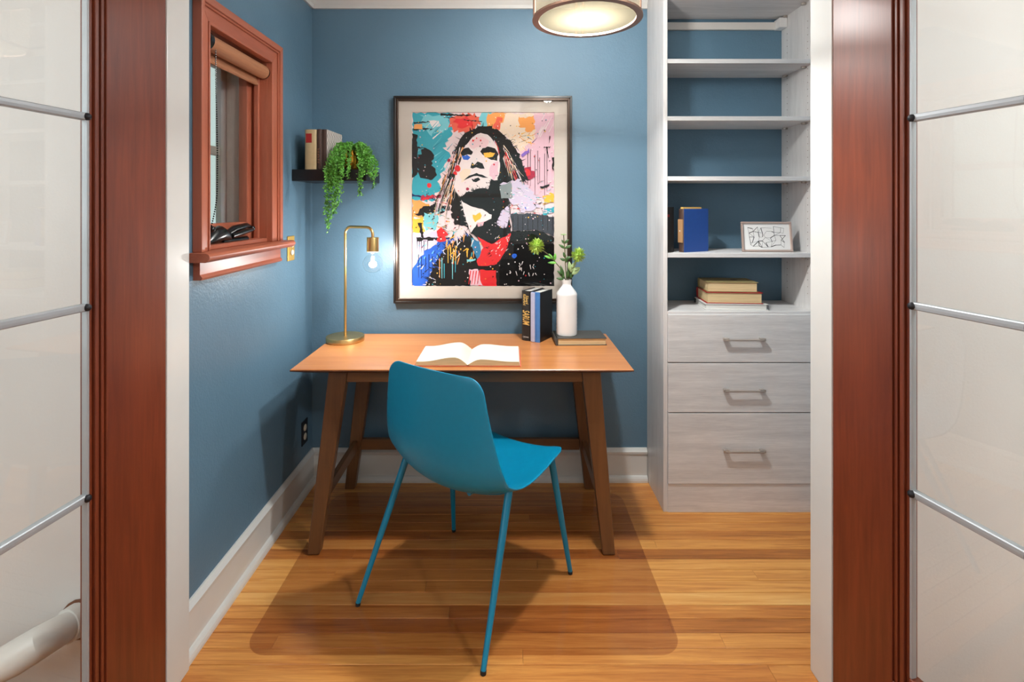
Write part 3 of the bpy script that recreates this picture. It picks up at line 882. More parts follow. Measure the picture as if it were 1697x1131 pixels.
# ------------------------------------------------------------------ ceiling lamp of the office
PX, PY, PZ, PR = 0.276, 1.790, 2.052, 0.184
cl = thing('pendant_lamp', 'round drum ceiling lamp with bronze rim and frosted glass', 'lamp', (PX, PY, ZC-0.06))
def ringm(r0, r1, z0, z1):
    return M().lathe([(r0, z0), (r1, z0), (r1, z1), (r0, z1), (r0, z0)], (PX, PY, 0), 56, False, False)
ringm(PR-0.018, PR+0.004, PZ, PZ+0.007).build('bottom_rim', 'bronze', cl)
ringm(PR-0.010, PR+0.002, PZ+0.20, PZ+0.214).build('top_rim', 'bronze', cl)
M().lathe([(0.001, 0.0), (PR-0.016, 0.0)], (PX, PY, PZ+0.0015), 48, False, False).build('diffuser', 'diffuser', cl)
M().lathe([(PR-0.006, PZ+0.007), (PR-0.006, PZ+0.20)], (PX, PY, 0), 56, False, False).build('drum_shade', 'wirecloth', cl)
for k in range(8):
    a = R(45*(k//2) * 2 + (4 if k % 2 else -4) + 0)
    x, y = PX+(PR-0.002)*math.cos(a), PY+(PR-0.002)*math.sin(a)
    M().tube([(x, y, PZ+0.010), (x, y, PZ+0.204)], 0.004, 8).build('strut', 'bronze', cl)
M().tube([(PX-PR+0.01, PY, PZ+0.207), (PX+PR-0.01, PY, PZ+0.207)], 0.006, 8).build('cross_arm', 'bronze', cl)
M().tube([(PX, PY, PZ+0.12), (PX, PY, ZC-0.02)], 0.007, 10).build('stem', 'bronze', cl)
M().lathe([(0.065, 0.0), (0.065, -0.012), (0.05, -0.025), (0.008, -0.03)], (PX, PY, ZC), 28).build('canopy', 'bronze', cl)
M().ball((PX, PY, PZ+0.10), 0.026, 16).build('lamp_bulb', 'filament', cl)
p2 = bpy.data.lights.new('pendant_light', 'POINT'); p2.energy = 190; p2.color = (0.94, 0.985, 1.0); p2.shadow_soft_size = 0.04
po2 = bpy.data.objects.new('pendant_light', p2); col.objects.link(po2); po2.parent = cl; po2.location = (0, 0, PZ+0.10-(ZC-0.06))

# invented hall ceiling lamps, added out of view to brighten the partition wall
def added_hall_lamp(hx, hy, side, energy):
    hl = thing('added_ceiling_lamp', 'white flush dome fill lamp added on the hall ceiling ' + side, 'lamp', (hx, hy, ZC-0.10))
    M().lathe([(0.15, 0.0), (0.15, -0.025), (0.14, -0.03)], (hx, hy, ZC), 36).build('canopy', 'nickel', hl)
    M().lathe([(0.135, -0.03), (0.12, -0.06), (0.09, -0.08), (0.04, -0.09), (0.001, -0.092)], (hx, hy, ZC), 36, False).build('dome', 'added_glow', hl)
    l = bpy.data.lights.new('added_hall_light', 'POINT'); l.energy = energy; l.color = (0.96, 0.99, 1.0); l.shadow_soft_size = 0.10
    o = bpy.data.objects.new('added_hall_light', l); col.objects.link(o); o.parent = hl; o.location = (0, 0, -0.14)
added_hall_lamp(-1.95, -0.35, 'by the window wall', 31)
added_hall_lamp(1.95, -0.35, 'by the shelving side', 70)

# hall window behind the camera (shows in the picture glass)
hw = thing('window_2', 'wide hall window with muntins', None, (0.35, -2.95, 0.8)); hw['kind'] = 'structure'
for x in (-0.8, -0.06, 0.70, 1.44): B(x, x+0.06, -2.96, -2.90, 0.8, 2.3).build('mullion', 'trim', hw)
for z in (0.8, 1.55, 2.24): B(-0.8, 1.5, -2.955, -2.905, z, z+0.06).build('rail', 'trim', hw)
B(-0.8, 1.5, -2.94, -2.935, 0.8, 2.3).build('pane', 'glass', hw)
sw = thing('added_window_3', 'wide window added in the hall side wall for the fill light', None, (-2.65, -0.75, 0.78)); sw['kind'] = 'structure'  # invented window, added around the hall fill light
for y in (-1.75, -0.78, 0.19): B(-2.68, -2.62, y, y+0.06, 0.78, 2.26).build('mullion', 'trim', sw)
for z in (0.78, 1.50, 2.20): B(-2.675, -2.625, -1.75, 0.25, z, z+0.06).build('rail', 'trim', sw)
B(-2.655, -2.65, -1.75, 0.25, 0.78, 2.26).build('pane', 'glass', sw)
sf = thing('hall_sofa', 'dark grey sofa in the hall', 'sofa', (0.9, -1.9, 0))
B(0.1, 1.9, -2.3, -1.5, 0.10, 0.42).build('seat', 'c_grey', sf, bevel=0.04)
B(0.1, 1.9, -2.5, -2.25, 0.10, 0.85).build('backrest', 'c_grey', sf, bevel=0.05)
B(-0.1, 0.12, -2.5, -1.5, 0.10, 0.62).build('armrest', 'c_grey', sf, bevel=0.05)
B(1.88, 2.1, -2.5, -1.5, 0.10, 0.62).build('armrest', 'c_grey', sf, bevel=0.05)
for x in (-0.05, 2.0):
    for y in (-2.45, -1.6): B(x, x+0.05, y, y+0.05, 0, 0.1).build('leg', 'deskedge', sf)

# ------------------------------------------------------------------ framed picture
FX0, FX1, FZ0, FZ1 = -0.577, 0.332, 0.915, 1.972
fr = thing('framed_picture', 'large framed pop-art portrait with paint splashes in a dark frame', 'picture', ((FX0+FX1)/2, YB, FZ0))
def frame_sides(x0, x1, z0, z1, layers, yw, mat, parent, name, bevel=0.0):
    for side in range(4):
        m = M()
        for a, b, t0, t1 in layers:
            o = [(x0+a, z0+a), (x1-a, z0+a), (x1-a, z1-a), (x0+a, z1-a)]
            i = [(x0+b, z0+b), (x1-b, z0+b), (x1-b, z1-b), (x0+b, z1-b)]
            k, k2 = side, (side+1) % 4
            m.prism([o[k], o[k2], i[k2], i[k]], 'Y', yw-t1, yw-t0)
        m.build(name, mat, parent, bevel=bevel)
frame_sides(FX0, FX1, FZ0, FZ1, [(0, 0.011, 0.002, 0.034)], YB, 'blackframe', fr, 'frame_outer_rail', 0.0015)
frame_sides(FX0+0.011, FX1-0.011, FZ0+0.011, FZ1-0.011, [(0, 0.009, 0.002, 0.030), (0.009, 0.013, 0.002, 0.033)], YB, 'bronzeframe', fr, 'frame_inner_rail', 0.0015)
B(FX0+0.02, FX1-0.02, YB-0.008, YB-0.002, FZ0+0.02, FZ1-0.02).build('backing', 'blackframe', fr)
PYD = YB-0.016
def pxX(x): return (x-840)*PYD/F_PX
def pxZ(y): return H_CAM-(y-342)*PYD/F_PX
AX0, AX1, AZ1, AZ0 = pxX(682.5), pxX(918.5), pxZ(186), pxZ(474.5)
mb = M()
mo, mi = (FX0+0.022, FX1-0.022, FZ0+0.022, FZ1-0.022), (AX0, AX1, AZ0, AZ1)
for (a, b, c, d) in ((mo[0], mi[0], mo[2], mo[3]), (mi[1], mo[1], mo[2], mo[3]), (mi[0], mi[1], mo[2], mi[2]), (mi[0], mi[1], mi[3], mo[3])):
    mb.box(a, b, PYD-0.0015, PYD+0.006, c, d)
mb.build('mat_board', 'mat', fr)
B(FX0+0.02, FX1-0.02, YB-0.0265, YB-0.0245, FZ0+0.02, FZ1-0.02).build('picture_glass', 'picglass', fr)

art = M()
layer = [0]
ar = random.Random(11)
def A(zx, zy):
    u = (zx-133)/743.0; v = (zy-110)/910.0
    u = min(1, max(0, u)); v = min(1, max(0, v))
    return AX0+(AX1-AX0)*u, AZ1-(AZ1-AZ0)*v
def poly(c, pts, jag=0, step=14):
    layer[0] += 1
    P = []
    n = len(pts)
    for i in range(n):
        a, b = pts[i], pts[(i+1) % n]
        k = max(1, int(math.dist(a, b)/step)) if jag else 1
        for q in range(k):
            t = q/k
            j = jag if (q or jag) else 0
            P.append((a[0]+(b[0]-a[0])*t + ar.uniform(-j, j), a[1]+(b[1]-a[1])*t + ar.uniform(-j, j)))
    y = PYD+0.0048 - layer[0]*0.0000055
    vs = []
    for p in P:
        x, z = A(*p); vs.append((x, y, z))
    art.add(vs, [tuple(range(len(vs)))], False, c)
def dot(c, x, y, r, n=8):
    poly(c, [(x+r*ar.uniform(.8, 1.15)*math.cos(6.283*k/n), y+r*ar.uniform(.8, 1.15)*math.sin(6.283*k/n)) for k in range(n)])
def stroke(c, x0, y0, x1, y1, w, w2=None, jag=0):
    w2 = w if w2 is None else w2
    d = math.dist((x0, y0), (x1, y1)) or 1
    nx, ny = -(y1-y0)/d, (x1-x0)/d
    poly(c, [(x0+nx*w/2, y0+ny*w/2), (x1+nx*w2/2, y1+ny*w2/2), (x1-nx*w2/2, y1-ny*w2/2), (x0-nx*w/2, y0-ny*w/2)], jag, 9)
K = srgb(9, 8, 9); W = srgb(238, 226, 222); SK = srgb(234, 217, 214); PK = srgb(228, 184, 196); TE = srgb(52, 160, 176); TL = srgb(120, 196, 204)
RD = srgb(214, 40, 44); RO = srgb(222, 92, 70); OR = srgb(236, 156, 84); YE = srgb(236, 178, 62); BL = srgb(40, 92, 190); NV_ = srgb(24, 36, 84); LI = srgb(204, 190, 210); CR = srgb(238, 214, 190); MA = srgb(160, 30, 60)
poly(srgb(232, 208, 208), [(133, 110), (876, 110), (876, 1020), (133, 1020)])
poly(TE, [(133, 110), (340, 110), (345, 210), (300, 300), (335, 340), (290, 420), (265, 490), (250, 570), (133, 585)], 9)
poly(TL, [(180, 120), (330, 130), (320, 200), (230, 230), (190, 180)], 10)
poly(W, [(225, 160), (275, 150), (285, 185), (240, 195)], 6)
for _ in range(34):
    x, y = ar.uniform(150, 320), ar.uniform(200, 420)
    stroke(ar.choice([TL, W, TE, srgb(30, 130, 150)]), x, y, x+ar.uniform(20, 60), y-ar.uniform(20, 60), ar.uniform(2, 8), 1)
poly(RO, [(330, 125), (470, 115), (500, 170), (440, 215), (350, 205), (325, 165)], 12)
poly(RD, [(350, 150), (420, 130), (450, 175), (380, 195)], 12)
poly(TL, [(488, 112), (545, 112), (535, 190), (490, 180)], 8)
poly(OR, [(530, 112), (640, 112), (620, 200), (560, 205), (520, 185)], 10)
poly(RO, [(575, 130), (612, 140), (585, 205), (556, 190)], 5)
poly(CR, [(620, 112), (760, 112), (790, 230), (700, 330), (640, 250), (590, 205)], 10)
poly(OR, [(690, 140), (775, 135), (785, 190), (745, 210), (690, 190)], 10)
poly(PK, [(770, 112), (876, 112), (876, 560), (720, 560), (690, 420), (700, 320), (780, 240)], 8)
for _ in range(40):
    x, y = ar.uniform(640, 770), ar.uniform(210, 330)
    stroke(ar.choice([YE, K, CR, OR, W]), x, y, x+ar.uniform(-40, 40), y+ar.uniform(-30, 30), ar.uniform(2, 7), 1)
for _ in range(12):
    x, y = ar.uniform(790, 850), ar.uniform(120, 240); stroke(W, x, y, x+22, y-42, 4, 1)
poly(K, [(133, 225), (160, 230), (165, 440), (133, 450)], 6)
poly(K, [(160, 330), (215, 300), (240, 330), (235, 400), (260, 430), (240, 480), (190, 470), (165, 440)], 12)
for (x0, y0, x1, y1, w) in ((280, 122, 440, 126, 12), (140, 165, 225, 160, 9), (140, 200, 245, 196, 9), (400, 150, 500, 158, 5), (140, 290, 210, 300, 6), (300, 135, 360, 140, 5)):
    stroke(K, x0, y0, x1, y1, w, w*.5, 3)
poly(OR, [(145, 172), (188, 172), (188, 198), (145, 198)], 3)
poly(TE, [(133, 455), (270, 470), (285, 520), (200, 545), (133, 535)], 8)
stroke(NV_, 133, 545, 240, 560, 16, 6, 4); stroke(MA, 180, 560, 290, 548, 24, 8, 6); stroke(RD, 190, 570, 240, 545, 12, 5, 4); dot(RD, 222, 492, 13)
poly(OR, [(133, 565), (190, 575), (235, 600), (200, 660), (133, 665)], 8)
poly(K, [(150, 640), (200, 600), (270, 590), (330, 610), (300, 640), (210, 660)], 10)
poly(TL, [(190, 645), (275, 640), (260, 720), (200, 725)], 10)
poly(YE, [(133, 665), (190, 660), (195, 740), (133, 745)], 8)
poly(LI, [(133, 740), (270, 740), (290, 800), (133, 930)], 6)
stroke(K, 155, 775, 330, 768, 18, 10, 5); stroke(K, 175, 690, 190, 770, 22, 10, 4)
for x in (160, 172, 182, 196, 215): stroke(K, x, 780, x, 780+ar.uniform(40, 110), 4, 1)
for _ in range(70):
    x, y = ar.uniform(230, 370), ar.uniform(560, 740)
    stroke(ar.choice([K, W, K, TL, OR, RD, srgb(120, 130, 90)]), x, y, x+ar.uniform(-45, 30), y+ar.uniform(-14, 14), ar.uniform(3, 10), 1)
poly(BL, [(133, 920), (200, 840), (290, 775), (350, 770), (330, 820), (230, 950), (205, 1020), (133, 1020)], 7)
for _ in range(22):
    x, y = ar.uniform(150, 280), ar.uniform(810, 980); stroke(ar.choice([W, TL, NV_]), x, y, x+ar.uniform(5, 18), y-ar.uniform(5, 22), ar.uniform(3, 8), 2)
for x in (168, 182, 205, 222, 240): stroke(K, x, ar.uniform(840, 880), x, ar.uniform(930, 1010), 4, 2)
def fringe(c, pts, n, l0, l1, w=4):
    P = pts+[pts[0]]
    for _ in range(n):
        i = ar.randrange(len(pts)); a, b = P[i], P[i+1]; t = ar.random()
        x, y = a[0]+(b[0]-a[0])*t, a[1]+(b[1]-a[1])*t
        d = math.dist(a, b) or 1; nx, ny = (b[1]-a[1])/d, -(b[0]-a[0])/d
        sgn = ar.choice((-1, 1)); L_ = ar.uniform(l0, l1)
        stroke(c, x, y, x+sgn*nx*L_+ar.uniform(-6, 6), y+sgn*ny*L_+ar.uniform(-6, 6), ar.uniform(2, w), .8)
# hair
HAIR = [(500, 182), (430, 205), (385, 250), (352, 315), (335, 400), (290, 475), (300, 545), (335, 605), (350, 690), (430, 720), (560, 640), (640, 600), (650, 525), (695, 478), (752, 465), (722, 400), (692, 330), (640, 258), (585, 205), (540, 186)]
fringe(K, HAIR, 120, 6, 26, 6)
poly(K, [(500, 182), (430, 205), (385, 250), (352, 315), (335, 400), (290, 475), (300, 545), (335, 605), (350, 690), (430, 720), (560, 640), (640, 600), (650, 525), (695, 478), (752, 465), (722, 400), (692, 330), (640, 258), (585, 205), (540, 186)], 7)
for _ in range(230):
    a = ar.random()
    if a < .62:
        t = ar.random(); x = 400-110*t + ar.uniform(-40, 40); y = 290+300*t
        stroke(ar.choice([W, CR, K, K, PK, OR]), x, y, x-ar.uniform(12, 34), y+ar.uniform(40, 110), ar.uniform(2, 7), .8)
    else:
        t = ar.random(); x = 570+120*t+ar.uniform(-20, 20); y = 240+200*t
        stroke(ar.choice([W, K, K, RD, CR, LI]), x, y, x+ar.uniform(10, 40), y+ar.uniform(40, 90), ar.uniform(2, 6), 1)
# face
poly(SK, [(445, 240), (490, 218), (530, 228), (565, 270), (590, 330), (592, 410), (575, 480), (540, 512), (480, 508), (430, 540), (378, 556), (352, 500), (362, 440), (392, 350), (410, 285)], 3)
poly(srgb(236, 198, 200), [(430, 265), (500, 240), (540, 262), (520, 290), (440, 300)], 6)
poly(PK, [(545, 380), (588, 370), (580, 450), (550, 470), (535, 430)], 6)
poly(CR, [(380, 420), (430, 400), (440, 440), (390, 480)], 8)
poly(K, [(497, 186), (470, 215), (428, 262), (408, 300), (404, 250), (440, 205)], 4)
poly(K, [(520, 190), (548, 230), (580, 280), (600, 360), (622, 330), (600, 250), (560, 205)], 4)
poly(K, [(388, 322), (402, 300), (432, 298), (452, 318), (446, 336), (428, 330), (398, 340)], 3)
poly(K, [(490, 318), (500, 298), (530, 290), (570, 300), (584, 328), (578, 362), (548, 358), (512, 342)], 3)
poly(BL, [(394, 340), (424, 332), (440, 345), (426, 358), (400, 360)], 3)
poly(YE, [(506, 326), (540, 316), (568, 326), (556, 346), (516, 344)], 3)
poly(K, [(440, 398), (448, 372), (458, 386), (476, 366), (500, 380), (513, 406), (490, 405), (468, 397), (450, 406)], 2)
poly(K, [(404, 468), (432, 440), (470, 429), (500, 438), (531, 452), (505, 451), (472, 443), (440, 450)], 2)
poly(K, [(445, 462), (480, 453), (492, 464), (470, 476), (452, 472)], 2)
poly(K, [(376, 560), (420, 532), (468, 516), (534, 512), (548, 460), (580, 470), (604, 500), (606, 560), (642, 590), (610, 640), (560, 665), (510, 612), (450, 604), (402, 592)], 5)
for (x, y, r, c) in ((372, 404, 17, RD), (360, 430, 11, RD), (326, 362, 10, MA), (424, 512, 9, MA), (452, 258, 6, RD), (492, 258, 5, RD), (470, 246, 4, RD), (562, 384, 5, RD), (350, 442, 9, K)): dot(c, x, y, r)
# neck, shirt, jacket
fringe(K, [(376, 560), (420, 532), (468, 516), (534, 512), (548, 460)], 60, 4, 16, 5)
fringe(K, [(580, 440), (604, 500), (606, 560), (642, 590)], 40, 6, 20, 5)
poly(K, [(400, 560), (606, 560), (642, 590), (650, 740), (560, 800), (500, 790), (440, 740), (420, 700)], 4)
poly(SK, [(388, 572), (450, 606), (500, 618), (548, 648), (548, 664), (500, 688), (470, 695), (455, 720), (440, 742), (425, 700), (405, 640)], 3)
poly(YE, [(450, 650), (490, 636), (500, 655), (460, 685)], 5)
poly(srgb(228, 170, 176), [(470, 690), (520, 676), (505, 700), (480, 712)], 4)
poly(LI, [(604, 625), (641, 590), (646, 650), (626, 715), (594, 715), (574, 690)], 4)
fringe(K, [(604, 625), (641, 590), (646, 650), (626, 715), (594, 715), (574, 690)], 40, 4, 16, 4)
fringe(W, [(388, 572), (405, 640), (425, 700)], 20, 5, 18, 4)
poly(K, [(205, 1020), (250, 900), (330, 800), (430, 745), (480, 800), (500, 900), (440, 1020)], 5)
poly(srgb(54, 120, 160), [(445, 760), (490, 800), (500, 850), (480, 890), (450, 840)], 6)
poly(K, [(520, 800), (600, 745), (660, 732), (790, 726), (876, 765), (876, 1020), (560, 1020)], 4)
poly(RD, [(470, 892), (505, 820), (478, 762), (545, 802), (655, 738), (625, 832), (572, 912), (576, 1020), (478, 1020), (492, 940)], 3)
for _ in range(14):
    x, y = ar.uniform(540, 640), ar.uniform(760, 850); stroke(W, x, y, x+ar.uniform(6, 14), y-ar.uniform(6, 14), 4, 1)
poly(K, [(440, 905), (500, 915), (590, 905), (580, 935), (490, 935), (430, 925)], 4)
JK = [(205, 1020), (250, 900), (330, 800), (430, 745)]
fringe(K, JK, 60, 6, 30, 7); fringe(W, JK, 30, 6, 22, 4); fringe(BL, JK, 24, 6, 30, 6)
fringe(K, [(520, 800), (600, 745), (660, 732), (625, 832), (572, 912)], 50, 4, 18, 6)
poly(PK, [(430, 935), (480, 930), (500, 1015), (440, 1015)], 4)
for x in (440, 455, 470, 485): stroke(RD, x, 940, x-10, 1010, 6, 3)
for _ in range(40):
    x, y = ar.uniform(300, 460), ar.uniform(735, 880)
    stroke(ar.choice([YE, YE, OR, W, TE, K]), x, y, x+ar.uniform(-30, 8), y+ar.uniform(8, 42), ar.uniform(3, 9), 2)
for x in (322, 336, 350, 362): stroke(YE, x, ar.uniform(780, 830), x, ar.uniform(860, 915), 5, 3)
for x in (278, 290, 302, 345, 360): stroke(ar.choice([TE, TL, OR]), x, ar.uniform(870, 910), x, ar.uniform(940, 985), 5, 3)
stroke(TL, 420, 888, 466, 880, 14, 8, 3)
poly(RD, [(262, 730), (300, 712), (318, 745), (302, 790), (270, 782)], 8)
# right-hand side marks
for x in (738, 752, 776, 790, 800, 826, 838): stroke(K, x, ar.uniform(300, 350), x, ar.uniform(460, 620), 2.6, 1.4)
stroke(K, 853, 235, 850, 270, 6, 2, 1); stroke(K, 836, 290, 846, 350, 6, 2, 1)
for x in (822, 832, 840, 849): stroke(K, x, 296, x+6, 290, 7, 3)
poly(K, [(866, 350), (876, 345), (876, 415), (864, 405)], 4)
poly(MA, [(720, 400), (750, 392), (775, 440), (745, 465), (722, 440)], 9); poly(RD, [(728, 410), (745, 405), (750, 440), (732, 440)], 5)
poly(srgb(128, 96, 180), [(706, 330), (745, 300), (752, 318), (716, 350)], 6)
stroke(K, 805, 505, 850, 492, 15, 8, 3); poly(YE, [(820, 545), (872, 532), (876, 585), (822, 590)], 7); stroke(TE, 820, 632, 876, 620, 30, 22, 6)
poly(LI, [(600, 480), (680, 460), (760, 520), (800, 600), (720, 640), (650, 580)], 10)
poly(srgb(130, 140, 140), [(590, 500), (650, 470), (660, 560), (600, 560)], 3)
for _ in range(26):
    x, y = ar.uniform(640, 800), ar.uniform(560, 680); stroke(ar.choice([W, BL, LI, PK, RD, K]), x, y, x+ar.uniform(-20, 26), y+ar.uniform(-14, 14), ar.uniform(3, 9), 2)
poly(srgb(60, 62, 70), [(645, 640), (780, 640), (876, 660), (876, 760), (790, 727), (660, 732)], 4)
for x in range(660, 870, 26): stroke(K, x, 650, x, 728, 3, 3)
dot(BL, 668, 862, 13); 
for _ in range(14):
    x, y = ar.uniform(640, 780), ar.uniform(890, 960); stroke(W, x, y, x+ar.uniform(-8, 8), y+ar.uniform(8, 24), 4, 2)
for _ in range(90):
    x, y = ar.uniform(640, 868), ar.uniform(470, 640); stroke(ar.choice([W, LI, PK, K, TL, srgb(150, 160, 160)]), x, y, x+ar.uniform(-30, 30), y+ar.uniform(-12, 12), ar.uniform(2, 7), 1)
for _ in range(420):
    x, y = ar.uniform(140, 868), ar.uniform(116, 1012)
    dot(ar.choice([K, K, W, W, RD, TE, YE, PK]), x, y, ar.uniform(1.2, 4.2), 6)
art.build('art_print', 'print', fr)

# ------------------------------------------------------------------ floating shelf with books and plant
SHZ = 1.582
fsx0, fsx1, fsy0 = XL+0.0015, -0.655, 2.418
shf = tag(B(fsx0, fsx1, fsy0, YB-0.001, SHZ-0.054, SHZ).build('floating_shelf', 'black', bevel=0.0015), 'small black floating shelf in the corner of the blue walls', 'shelf')

def book(name, label, loc, rotz, th, dep, ht, cov, pag, group=None, spine=None, upright=True):
    """standing book. local x: thickness (0..th), local y: depth from spine (0) back, z: height"""
    b = thing(name, label, 'book', loc, rotz, group)
    c = 0.0028
    m = M(); m.box(0, c, 0.004, dep, 0, ht); m.build('cover_board', cov, b, True, bevel=0.0008)
    m = M(); m.box(th-c, th, 0.004, dep, 0, ht); m.build('cover_board', cov, b, True, bevel=0.0008)
    n = 8; pts = []
    for k in range(n+1):
        a = math.pi*k/n
        pts.append((th/2-math.cos(a)*th/2, 0.006-math.sin(a)*min(0.007, th*0.2)))
    pts += [(th-c, 0.008), (c, 0.008)]
    M().prism(pts, 'Z', 0, ht, True).build('spine', spine or cov, b, True, sharp=50)
    B(c, th-c, 0.008, dep-0.005, 0.004, ht-0.004).build('pages', pag, b, True)
    return b

ROT_SPINE = cols((0, 0, -1), (1, 0, 0), (0, -1, 0))     # text running down the spine, facing -y
b1 = book('book', 'beige hardback with red spine label at the corner end of the black shelf', (-0.945, 2.425, SHZ), R(-2), 0.054, 0.17, 0.187, 'c_beige', 'pages_x', 'books on the black shelf')
B(0.006, 0.034, -0.0016, -0.0010+0.004, 0.125, 0.168).build('spine_label', 'c_redlabel', b1, True, bevel=0.0004)
b2 = book('book', 'dark brown hardback standing between beige and patterned books', (-0.889, 2.425, SHZ), R(-2), 0.020, 0.17, 0.189, 'c_brown', 'pages_x', 'books on the black shelf')
tl = M()
for k, z in enumerate((0.030, 0.042, 0.054, 0.066, 0.078, 0.090)):     # worn, unreadable stamped characters
    tl.box(0.006, 0.0075, -0.0018, 0.004, z, z+0.008); tl.box(0.0075, 0.0135, -0.0018, 0.004, z+0.003*(k % 3), z+0.003*(k % 3)+0.0015)
tl.build('worn_stamping', 'c_browntext', b2, True)
b3 = book('book', 'book with pale wave-patterned cover beside the trailing plant', (-0.868, 2.428, SHZ), R(-3), 0.026, 0.195, 0.188, 'scallop', 'pages_x', 'books on the black shelf', 'c_brown')

# trailing plant
PLX, PLY = -0.752, 2.520
pn = thing('trailing_plant', 'trailing green string plant in a small gold pot on the black shelf', 'plant', (PLX, PLY, SHZ))
M().lathe([(0.026, 0.0), (0.032, 0.004), (0.040, 0.025), (0.043, 0.05), (0.041, 0.075), (0.035, 0.095), (0.032, 0.10), (0.029, 0.097), (0.034, 0.085), (0.001, 0.083)], (PLX, PLY, SHZ), 28, True, False).build('pot', 'gold', pn)
pr = random.Random(5)
def leaflet(m, p, size, rr):
    d = Vector((rr.uniform(-1, 1), rr.uniform(-1, .4), rr.uniform(-.8, .8))).normalized()
    s_ = d.cross(Vector((rr.uniform(-1, 1), rr.uniform(-1, 1), rr.uniform(-1, 1)))).normalized()
    u = d.cross(s_)
    p = Vector(p)
    a, b_, c_, e = p, p+d*size*.5+s_*size*.32+u*size*.12, p+d*size, p+d*size*.5-s_*size*.32+u*size*.12
    m.add([a, b_, c_, e, p+d*size*.5-u*size*.12], [(0, 1, 4), (1, 2, 4), (2, 3, 4), (3, 0, 4), (0, 3, 2, 1)], False)
def strand(pts, dens=0.0042, size=0.0115):
    m = M(); m.tube(pts, 0.0009, 4, False)
    P = [Vector(p) for p in pts]
    for a, b_ in zip(P, P[1:]):
        n = max(1, int((b_-a).length/dens))
        for k in range(n):
            q = a.lerp(b_, (k+pr.random())/n)
            for _ in range(2): leaflet(m, q + Vector((pr.gauss(0, .002), pr.gauss(0, .002), 0)), size*pr.uniform(.7, 1.25), pr)
    m.build('trailing_strand', 'leaf', pn)
def pendant(ang, reach, rise, drop, wob=0.006):
    x0, y0, z0 = PLX, PLY, SHZ+0.09
    pts = []
    dx, dy = math.cos(ang), math.sin(ang)
    for k in range(7):
        t = k/6
        pts.append((x0+dx*(0.02+reach*t), y0+dy*(0.02+reach*t), z0+rise*math.sin(math.pi*min(1, t*1.05))*1.0 - 0.05*t*t))
    zz = pts[-1][2]; x, y = pts[-1][0], pts[-1][1]
    n = max(2, int(drop/0.02))
    for k in range(1, n+1):
        pts.append((x+pr.uniform(-wob, wob)+dx*0.004*k*0.3, max(y, 0)+pr.uniform(-wob, wob)+dy*0.001*k, zz-drop*k/n))
    strand(pts)
yfront = fsy0-0.012
def over(px, drop, n=1):       # a strand that arches over the front edge and hangs at a given place along the shelf
    for _ in range(n):
        xe = (px-840)*2.40/F_PX + pr.uniform(-.005, .005); ye = yfront - pr.uniform(0.0, .022)
        z0 = SHZ+0.095; pts = []
        rise = pr.uniform(.015, .05)
        for k in range(8):
            t = k/7
            pts.append((PLX+(xe-PLX)*t, PLY+(ye-PLY)*(t**1.1), z0+rise*math.sin(math.pi*t)-0.07*t*t+pr.uniform(-.003, .003)))
        zz = pts[-1][2]; m_ = max(2, int(drop/0.016))
        for k in range(1, m_+1):
            pts.append((xe+pr.gauss(0, .0035)-0.0002*k, ye+pr.gauss(0, .003), zz-drop*k/m_))
        strand(pts)
for px, d, n in ((541, .30, 2), (544, .36, 2), (547, .40, 2), (551, .33, 2), (555, .30, 3), (559, .26, 2), (563, .24, 2), (567, .18, 2), (549, .16, 3), (557, .14, 3), (545, .12, 2), (565, .08, 2), (570, .07, 2),
                 (577, .05, 1), (580, .09, 1), (597, .19, 2), (600, .10, 2), (604, .06, 2), (612, .07, 2), (617, .10, 2), (620, .15, 2), (623, .08, 2), (608, .03, 2)):
    over(px, d*0.78, n if n < 2 or pr.random() < .45 else n-1)
for i in range(40):      # mound on top of the pot, open towards the front so the pot shows
    ang = R(pr.uniform(-40, 220)); back = math.sin(ang) > 0.3
    pendant(ang, pr.uniform(.03, .085), pr.uniform(.010, .040), pr.uniform(.01, .045))

# ------------------------------------------------------------------ things on the desk
# open book
ob = thing('open_book', 'open book with blank cream pages lying on the desk', 'book', (-0.158, 2.215, DZ), R(-0.5))
bw, bd = 0.208, 0.232
def page_profile(sx, hump, edge):
    pts = [(0.0, 0.006)]
    for k in range(1, 17):
        t = k/16
        z = 0.006 + (hump-0.006)*math.sin(min(1, t/0.26)*math.pi/2) if t < .26 else edge + (hump-edge)*(0.5+0.5*math.cos(math.pi*min(1, (t-.26)/.62)))
        pts.append((sx*bw*t, z))
    pts += [(sx*(bw+0.004), 0.004), (sx*0.006, 0.004)]
    return pts if sx < 0 else pts
for sx, hump, edge in ((-1, 0.037, 0.020), (1, 0.029, 0.020)):
    pts = page_profile(sx, hump, edge)
    o = M().prism(pts, 'Y', -bd/2, bd/2, True).build('page_block', ['paper', 'pages'], ob, True, sharp=50)
    for p in o.data.polygons:
        if abs(p.normal.y) > 0.9: p.material_index = 1
    a, b_ = sorted((sx*0.010, sx*(bw+0.009)))
    B(a, b_, -bd/2-0.004, bd/2+0.004, 0.0004, 0.0035).build('cover_board', 'c_orange', ob, True, bevel=0.0008)
B(-0.010, 0.010, -bd/2-0.004, bd/2+0.004, 0.0004, 0.002).build('spine', 'c_orange', ob, True)

